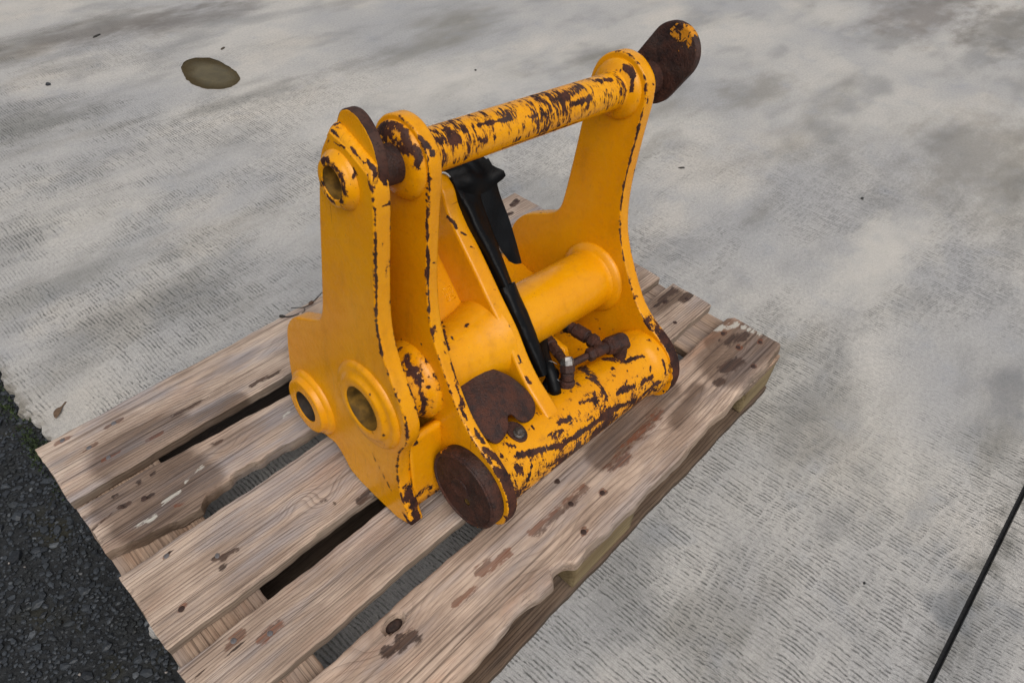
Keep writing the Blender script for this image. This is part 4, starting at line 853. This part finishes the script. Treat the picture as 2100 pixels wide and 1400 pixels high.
V, Fc = lathe([(P2L - .0205, .0665), (P2L - .0232, .0655), (P2L - .0238, .0640), (P2L - .0232, .0622), (P2L - .0212, .0610)], dc, n=72); part('rim', fix_normals(mesh_from(V, Fc), .9), MAT['rust'], lambda P: np.clip(.60 - np.hypot(P[:, 1] - .012, P[:, 2] - .010) / .02, 0, 1), parent=disc)
# webs and floor between the plates
def box_part(name, u0, u1, quad, mat, base=0.0, bev=.002):
    loop = catmull([p for q in quad for p in (q, q)], .012)
    me = bm_mesh(plate(loop, u0, u1, bev, grid=.014)); return part(name, me, mat, base)
box_part('front_web', U1R - .001, P2L + .001, [(.118, -.012), (.132, -.016), (.150, .13), (.136, .135)], MAT['paint'], lambda P: np.clip(.50 - (P[:, 2] + .012) / .07, 0, .5))
box_part('back_web', U1R - .001, P2L + .001, [(.33, .0), (.345, .0), (.30, .42), (.285, .42)], MAT['paint'])
box_part('floor_plate', P2R - .001, P4L + .001, [(.085, .062), (.09, .050), (.34, .020), (.345, .034)], MAT['paint'], lambda P: .34 * np.clip(1 - np.abs(P[:, 0] + .05) / .12, 0, 1))
box_part('rear_web', P2R - .001, P4L + .001, [(.295, .095), (.305, .085), (.425, .10), (.42, .115)], MAT['paint'])
box_part('gusset', P2R - .001, -.29, [(.226, .1975), (.239, .1865), (.345, .290), (.33, .302)], MAT['paint'])
box_part('gusset', -.150, -.138, [(.10, .075), (.19, .05), (.19, .13), (.13, .125)], MAT['paint'], .1)
# cast letters on the rib web: a small framed mark of three strokes
def mark():
    c_ = Vector((-.306, .2688, .2398)); a = Vector((1, 0, 0)); b = Vector((0, .708, .706)); V = []; Fc = []
    def line(p, q):
        P_ = [c_ + a * p[0] + b * p[1], c_ + a * q[0] + b * q[1]]; v, f = tube_path(P_, [.0009, .0009], 6); o = len(V); V.extend(v); Fc.extend(tuple(k + o for k in g) for g in f)
    w_, h_ = .0085, .0105
    for p, q in (((-w_, -h_), (w_, -h_)), ((w_, -h_), (w_, h_)), ((w_, h_), (-w_, h_)), ((-w_, h_), (-w_, -h_)), ((-.004, -.006), (-.004, .006)), ((0, -.006), (0, .006)), ((.004, -.006), (.004, .006)), ((-.006, -.006), (.006, -.006))): line(p, q)
    part('cast_mark', fix_normals(mesh_from(V, Fc)), MAT['paint'], 0.0)
mark()
# --- the rusty cover over the cylinder port
def cover():
    pts = [(-.377, .150), (-.338, .150), (-.309, .120), (-.294, .088), (-.292, .072), (-.299, .060), (-.312, .0535), (-.331, .054), (-.340, .062), (-.3445, .071), (-.353, .071), (-.359, .062), (-.368, .056), (-.390, .0525), (-.400, .062), (-.4115, .085), (-.4115, .140)]
    L = catmull(pts, .004)
    bm = plate(L, 0, .005, .0015, grid=.007)
    for v in bm.verts:
        t_, u, vv = v.co
        s = (vv - .053) / .10
        h = .1262 + .050 * (1 - (1 - min(max(s, 0), 1)) ** 1.8) - .010 * ((u + .35) / .055) ** 2 * (1 if True else 0) * .6
        h = max(h, .1245 if vv < .075 else .13)
        v.co = Vector((u, vv, h + t_))
    bmesh.ops.recalc_face_normals(bm, faces=bm.faces[:])
    for f in bm.faces: f.smooth = True
    c_ = part('port_cover', fix_normals(bm_mesh(bm), .8), MAT['rust'], 0.0)
    ear = catmull([(-.360, .070), (-.345, .068), (-.337, .052), (-.340, .037), (-.350, .031), (-.361, .035), (-.366, .050)], .004)
    bm = plate(ear, 0, .006, .0018, grid=.008)
    for v in bm.verts:
        t_, u, vv = v.co; v.co = Vector((u, vv, .1235 - .30 * max(0, .051 - vv) + .12 * max(0, vv - .051) + t_))
    bmesh.ops.recalc_face_normals(bm, faces=bm.faces[:])
    part('ear', bm_mesh(bm), MAT['rust_dark'], 0.0, parent=c_)
    V, Fc = tube_path([(-.3525, .0445, .127), (-.3525, .044, .1305), (-.3528, .0432, .1320), (-.353, .043, .1345), (-.353, .0428, .1352)], [.0095, .0095, .0062, .0062, .0035], 12)
    part('bolt', fix_normals(mesh_from(V, Fc, False), .5), MAT['steel_rust'] if 'steel_rust' in MAT else MAT['rust_dark'], 0.0, parent=c_)
MAT['steel_rust'] = simple('worn_bolt_steel', (.075, .065, .058), .5, .5, 200, .6, .001)
cover()
# --- hydraulic fittings
def fitting(name, segs, mat, n=16):
    """segs: list of (p0, p1, r, sides) coaxial pieces joined into one part"""
    bm = bmesh.new()
    for (p0, p1, r, k) in segs:
        r *= .9; p0, p1 = Vector(p0), Vector(p1); d_ = p1 - p0; L = d_.length; d_.normalize(); ch = min(.0022, r * .2, L * .3)
        V, Fc = tube_path([p0, p0 + d_ * ch, p1 - d_ * ch, p1], [r - ch, r, r, r - ch], k)
        vs_ = [bm.verts.new(v) for v in V]
        for f in Fc:
            nf = bm.faces.new([vs_[q] for q in f]); nf.smooth = k > 8
    bmesh.ops.recalc_face_normals(bm, faces=bm.faces[:])
    for e in bm.edges:
        if len(e.link_faces) == 2 and e.calc_face_angle(0) > .6: e.smooth = False
    return part(name, bm_mesh(bm), mat, 0.0)
fa = fitting('hose_fitting', [((-.209, .069, .112), (-.206, .073, .130), .0155, 20), ((-.206, .073, .129), (-.203, .077, .142), .0125, 20), ((-.203, .077, .141), (-.199, .084, .154), .0148, 6)], MAT['rust_dark'])
V, Fc = tube_path([(-.1995, .0835, .153), (-.1975, .087, .159), (-.196, .090, .1625), (-.1955, .091, .1630)], [.0118, .0118, .0102, .005], 6)
part('hex_cap', fix_normals(mesh_from(V, Fc, False)), MAT['steel'], 0.0, parent=fa)
fitting('hose_fitting', [((-.198, .090, .152), (-.186, .120, .150), .0095, 16), ((-.189, .112, .1505), (-.180, .136, .149), .0112, 6), ((-.181, .134, .149), (-.172, .16, .146), .013, 16)], MAT['rust_dark'])
fitting('hose_fitting', [((-.196, .090, .140), (-.143, .0775, .149), .0072, 16), ((-.150, .079, .148), (-.136, .0755, .1495), .0135, 6), ((-.137, .0757, .1495), (-.108, .0705, .1505), .0115, 20),
                         ((-.110, .071, .1505), (-.103, .0695, .1505), .0165, 20), ((-.104, .0697, .1505), (-.070, .062, .1505), .0185, 8), ((-.072, .0625, .1505), (-.067, .0615, .1505), .0155, 20), ((-.079, .060, .148), (-.079, .056, .118), .0135, 20), ((-.064, .058, .140), (-.060, .0575, .138), .0085, 14)], MAT['rust_dark'])
fitting('hose_fitting', [((-.118, .074, .150), (-.116, .090, .151), .0110, 16), ((-.1165, .087, .151), (-.1155, .103, .151), .0150, 6), ((-.1155, .102, .151), (-.115, .109, .151), .0115, 16), ((-.115, .108, .151), (-.117, .138, .150), .0148, 10), ((-.117, .137, .150), (-.118, .150, .149), .0120, 16)], MAT['rust_dark'])
V, Fc = tube_path(catmull([(-.118, .148, .149), (-.122, .175, .146), (-.14, .21, .12), (-.17, .24, .10)], .01, False), [.0115] * 50, 14) if False else (None, None)
hp = catmull([(-.118, .147, .149), (-.122, .172, .146), (-.136, .205, .110), (-.17, .24, .06)], .008, False)
V, Fc = tube_path(hp, [.0125] * len(hp), 16); part('hose', fix_normals(mesh_from(V, Fc)), MAT['rubber'], 0.0)
for pts in ([(-.176, .150, .147), (-.190, .148, .150), (-.212, .125, .150), (-.226, .100, .148), (-.232, .085, .138), (-.236, .07, .118)], [(-.212, .10, .13), (-.222, .092, .135), (-.235, .09, .12), (-.24, .09, .10)]):
    hp = catmull(pts, .008, False); V, Fc = tube_path(hp, [.0105] * len(hp), 16); part('hose', fix_normals(mesh_from(V, Fc)), MAT['rubber'], 0.0)
for p in ((-.2225, .0985, .161), (-.232, .080, .142)):
    q = [(p[0] - .004, p[1] + .006, p[2] + .0012), (p[0], p[1], p[2] + .002), (p[0] + .003, p[1] - .008, p[2])]; V, Fc = tube_path(catmull(q, .003, False), [.0007] * 20 if False else [.0007] * len(catmull(q, .003, False)), 6); part('wire_clip', mesh_from(V, Fc), MAT['steel'], 0.0)
# --- black rubber hose guards: folded sheets, real thickness
def strip(name, rows, thick=.0035, sub=.006):
    """rows: list of cross sections, each a list of (u,v,h) points; lofted and thickened"""
    k = len(rows[0]); cols_ = [catmull([r[i] for r in rows], sub, False) for i in range(k)]
    n = min(len(c_) for c_ in cols_)
    cols_ = [np.array([c_[int(round(q))] for q in np.linspace(0, len(c_) - 1, n)]) for c_ in cols_]
    R_ = []
    for i in range(n):
        R_.append(catmull([c_[i] for c_ in cols_], .005, False))
    mm = max(len(r) for r in R_)
    R_ = [np.stack([np.interp(np.linspace(0, 1, mm), np.linspace(0, 1, len(r)), r[:, a]) for a in range(3)], 1) for r in R_]
    V = np.concatenate(R_); Fc = [(i * mm + j, (i + 1) * mm + j, (i + 1) * mm + j + 1, i * mm + j + 1) for i in range(n - 1) for j in range(mm - 1)]
    me = mesh_from(V, Fc); bm = bmesh.new(); bm.from_mesh(me)
    bmesh.ops.recalc_face_normals(bm, faces=bm.faces[:])
    bmesh.ops.solidify(bm, geom=bm.faces[:], thickness=thick)
    for f in bm.faces: f.smooth = True
    bmesh.ops.recalc_face_normals(bm, faces=bm.faces[:]); bm.to_mesh(me); bm.free(); fix_normals(me, .9)
    return part(name, me, MAT['rubber'], 0.0)
def gsec(uL, uR, v, h, bulge, n=(-.74, .67), back=.012):
    """arched cross section facing the front of the rib"""
    um = (uL + uR) / 2
    return [(uL, v - n[0] * back, h - n[1] * back), (uL + .002, v + n[0] * bulge * .4, h + n[1] * bulge * .4), (um, v + n[0] * bulge, h + n[1] * bulge), (uR - .003, v + n[0] * bulge * .4, h + n[1] * bulge * .4), (uR, v - n[0] * back, h - n[1] * back)]
def fsec(uL, uR, v, h, b1, b2, n=(-.74, .67)):
    """creased flat section: a sharp fold near its left edge, then falling away to the right"""
    q = lambda u, d: (u, v + n[0] * d, h + n[1] * d); w_ = uR - uL
    return [q(uL, -.014), q(uL + .001, b1 * .8), q(uL + w_ * .22, b1), q(uL + w_ * .62, b2), q(uR - .001, b2 * .5 - .002), q(uR, -.012)]
strip('hose_guard', [fsec(-.268, -.216, .322, .414, .004, .010), fsec(-.268, -.220, .305, .393, .008, .012), fsec(-.267, -.224, .286, .370, .012, .007), fsec(-.266, -.227, .266, .347, .012, .006), fsec(-.262, -.230, .246, .325, .011, .008), fsec(-.259, -.231, .226, .302, .010, .007), fsec(-.257, -.232, .208, .282, .010, .005), fsec(-.256, -.233, .196, .268, .009, .006), fsec(-.255, -.234, .186, .257, .008, .006)])
strip('hose_guard', [fsec(-.260, -.229, .198, .272, .006, .009), fsec(-.260, -.228, .182, .253, .010, .006), fsec(-.260, -.227, .164, .233, .010, .005), fsec(-.259, -.228, .146, .212, .010, .006), fsec(-.258, -.229, .128, .192, .009, .006), fsec(-.257, -.232, .110, .172, .009, .005), fsec(-.255, -.238, .092, .152, .006, .004)])
strip('hose_guard', [[(-.240, .313, .423), (-.212, .315, .426), (-.198, .311, .432)], [(-.240, .306, .415), (-.214, .307, .415), (-.194, .300, .417)], [(-.234, .292, .386), (-.210, .284, .383), (-.191, .287, .382)], [(-.229, .267, .348), (-.208, .266, .344), (-.188, .260, .341)], [(-.221, .243, .308), (-.202, .235, .302), (-.185, .238, .299)], [(-.209, .231, .284), (-.198, .226, .277), (-.183, .226, .273)]])
# the fold over the top, with a curled lip on its right
strip('hose_guard', [[(-.272, .348, .414), (-.244, .345, .426), (-.216, .340, .434), (-.206, .334, .438)], [(-.272, .334, .424), (-.246, .328, .434), (-.222, .326, .434), (-.204, .322, .436)], [(-.270, .318, .421), (-.242, .308, .431), (-.216, .306, .420), (-.198, .299, .424)], [(-.268, .306, .404), (-.246, .294, .415), (-.214, .291, .406), (-.188, .284, .419)], [(-.264, .302, .392), (-.246, .291, .402), (-.218, .290, .397), (-.186, .281, .411)], [(-.262, .300, .384), (-.244, .290, .390), (-.224, .290, .388), (-.190, .283, .405)]], .004)

# ================================================================== SMALL THINGS
def twig():
    t = NT('twig_bark'); mm = t.out(t.mix(t.noise(t.coord(), 200), (.010, .008, .007), (.030, .024, .020)), .7)
    root = bpy.data.objects.new('twig', None); COL.objects.link(root); root.location = (.53, .79, .146)
    root['label'] = 'thin black forked twig lying on the back board of the pallet'; root['category'] = 'twig'
    lo = lambda pts: [(x - .53, y - .79, z - .146) for x, y, z in pts]
    def br(pts, r0, r1, name='stem'):
        q = catmull(lo(pts), .004, False); V, Fc = tube_path(q, np.linspace(r0, r1, len(q)), 8); link(name, fix_normals(mesh_from(V, Fc)), mm, root)
    br([(.486, .799, .1475), (.496, .788, .1475), (.508, .780, .149), (.518, .776, .150)], .0017, .0010)
    br([(.516, .804, .149), (.527, .795, .1495), (.537, .789, .148), (.552, .788, .1475), (.575, .795, .148), (.592, .80, .150)], .0011, .0010)
    br([(.537, .789, .148), (.534, .780, .147), (.524, .777, .147)], .0009, .0005)
    V, Fc = tube_path(lo([(.4835, .800, .1475), (.486, .799, .1478), (.490, .795, .1478), (.494, .790, .1476)]), [.0006, .0034, .0036, .0012], 10); link('bud', fix_normals(mesh_from(V, Fc)), mm, root)
    V, Fc = tube_path(lo([(.549, .788, .148), (.553, .789, .149), (.559, .790, .149), (.563, .791, .148)]), [.0006, .0038, .0040, .0010], 10)
    t2 = NT('bud_brown'); link('bud', fix_normals(mesh_from(V, Fc)), t2.out((.085, .045, .028), .7), root)
twig()
def leaf():
    r = random.Random(1); n = 16; V = []; Fc = []
    a = np.array([.052, .998]); b = np.array([.084, 1.030]); d_ = b - a; nrm = np.array([-d_[1], d_[0]]); nrm /= np.linalg.norm(nrm)
    for i in range(n + 1):
        s = i / n; wd = (.0062 * math.sin(min(1, s * 1.5) * PI) ** .7 + .0004) if s < .66 else .0017
        if s < .66: wd = .0066 * math.sin(s / .66 * PI * .86 + .25) ** .8
        c_ = a + d_ * s + nrm * .0018 * math.sin(s * 3)
        for k, q in enumerate((-1, -.5, 0, .5, 1)):
            p = c_ + nrm * wd * q * (1.25 if q > 0 else .85); V.append((p[0], p[1], .0018 + .0022 * abs(q) * (1 if s < .6 else .3) + .0015 * math.sin(s * 5)))
    for i in range(n):
        for k in range(4): Fc.append((i * 5 + k, i * 5 + k + 1, (i + 1) * 5 + k + 1, (i + 1) * 5 + k))
    me = mesh_from(V, Fc); bm = bmesh.new(); bm.from_mesh(me); bmesh.ops.solidify(bm, geom=bm.faces[:], thickness=.0007); bm.to_mesh(me); bm.free()
    t = NT('dead_leaf'); mm = t.out(t.mix(t.noise(t.coord(), 180, 4), (.055, .030, .018), (.17, .105, .06)), .75)
    o = link('dead_leaf', fix_normals(me), mm); o['label'] = 'curled brown dead leaf on the concrete near the pallet corner'; o['category'] = 'leaf'
leaf()
def chip(name, x, y, sx, sy, sz, rot, c_, label, cat, seed):
    rs = np.random.RandomState(seed); bm = bmesh.new(); bmesh.ops.create_icosphere(bm, subdivisions=2, radius=1)
    for v in bm.verts: v.co = Vector((v.co.x * sx, v.co.y * sy, v.co.z * sz)) * .72 * (1 + rs.uniform(-.18, .18))
    bmesh.ops.rotate(bm, cent=(0, 0, 0), matrix=Matrix.Rotation(rot, 3, 'Z'), verts=bm.verts)
    o = link(name, bm_mesh(bm), simple(name + '_material', c_, .75, 0, 150)); o.location = (x, y, sz * .5); o['label'] = label; o['category'] = cat
    o['group'] = 'litter on the concrete'
chip('pebble', .616, 2.541, .012, .010, .008, .3, (.025, .028, .034), 'small dark round pebble left of the brown puddle', 'pebble', 1)
chip('leaf_scrap', 1.235, 2.44, .020, .008, .004, .5, (.06, .045, .03), 'brown scrap of leaf just behind the brown puddle', 'leaf scrap', 2)
chip('bark_scrap', 1.871, .680, .016, .005, .004, -.6, (.03, .028, .024), 'thin dark bark scrap on the slab right of the hitch', 'bark scrap', 3)
chip('pebble', 2.15, .189, .008, .006, .005, .3, (.03, .03, .03), 'tiny dark pebble on the pale concrete far right', 'pebble', 4)
chip('pebble', .921, -.357, .0045, .0028, .002, .3, (.008, .008, .008), 'tiny black pebble on ridged concrete near the slab joint', 'pebble', 5)
chip('pebble', 1.867, 1.647, .007, .006, .004, .3, (.02, .022, .02), 'tiny dark pebble on the concrete behind the top tube', 'pebble', 6)
chip('bark_scrap', .92, 2.86, .028, .006, .005, .35, (.025, .023, .02), 'thin dark bark scrap behind the dark round pebble', 'bark scrap', 7)
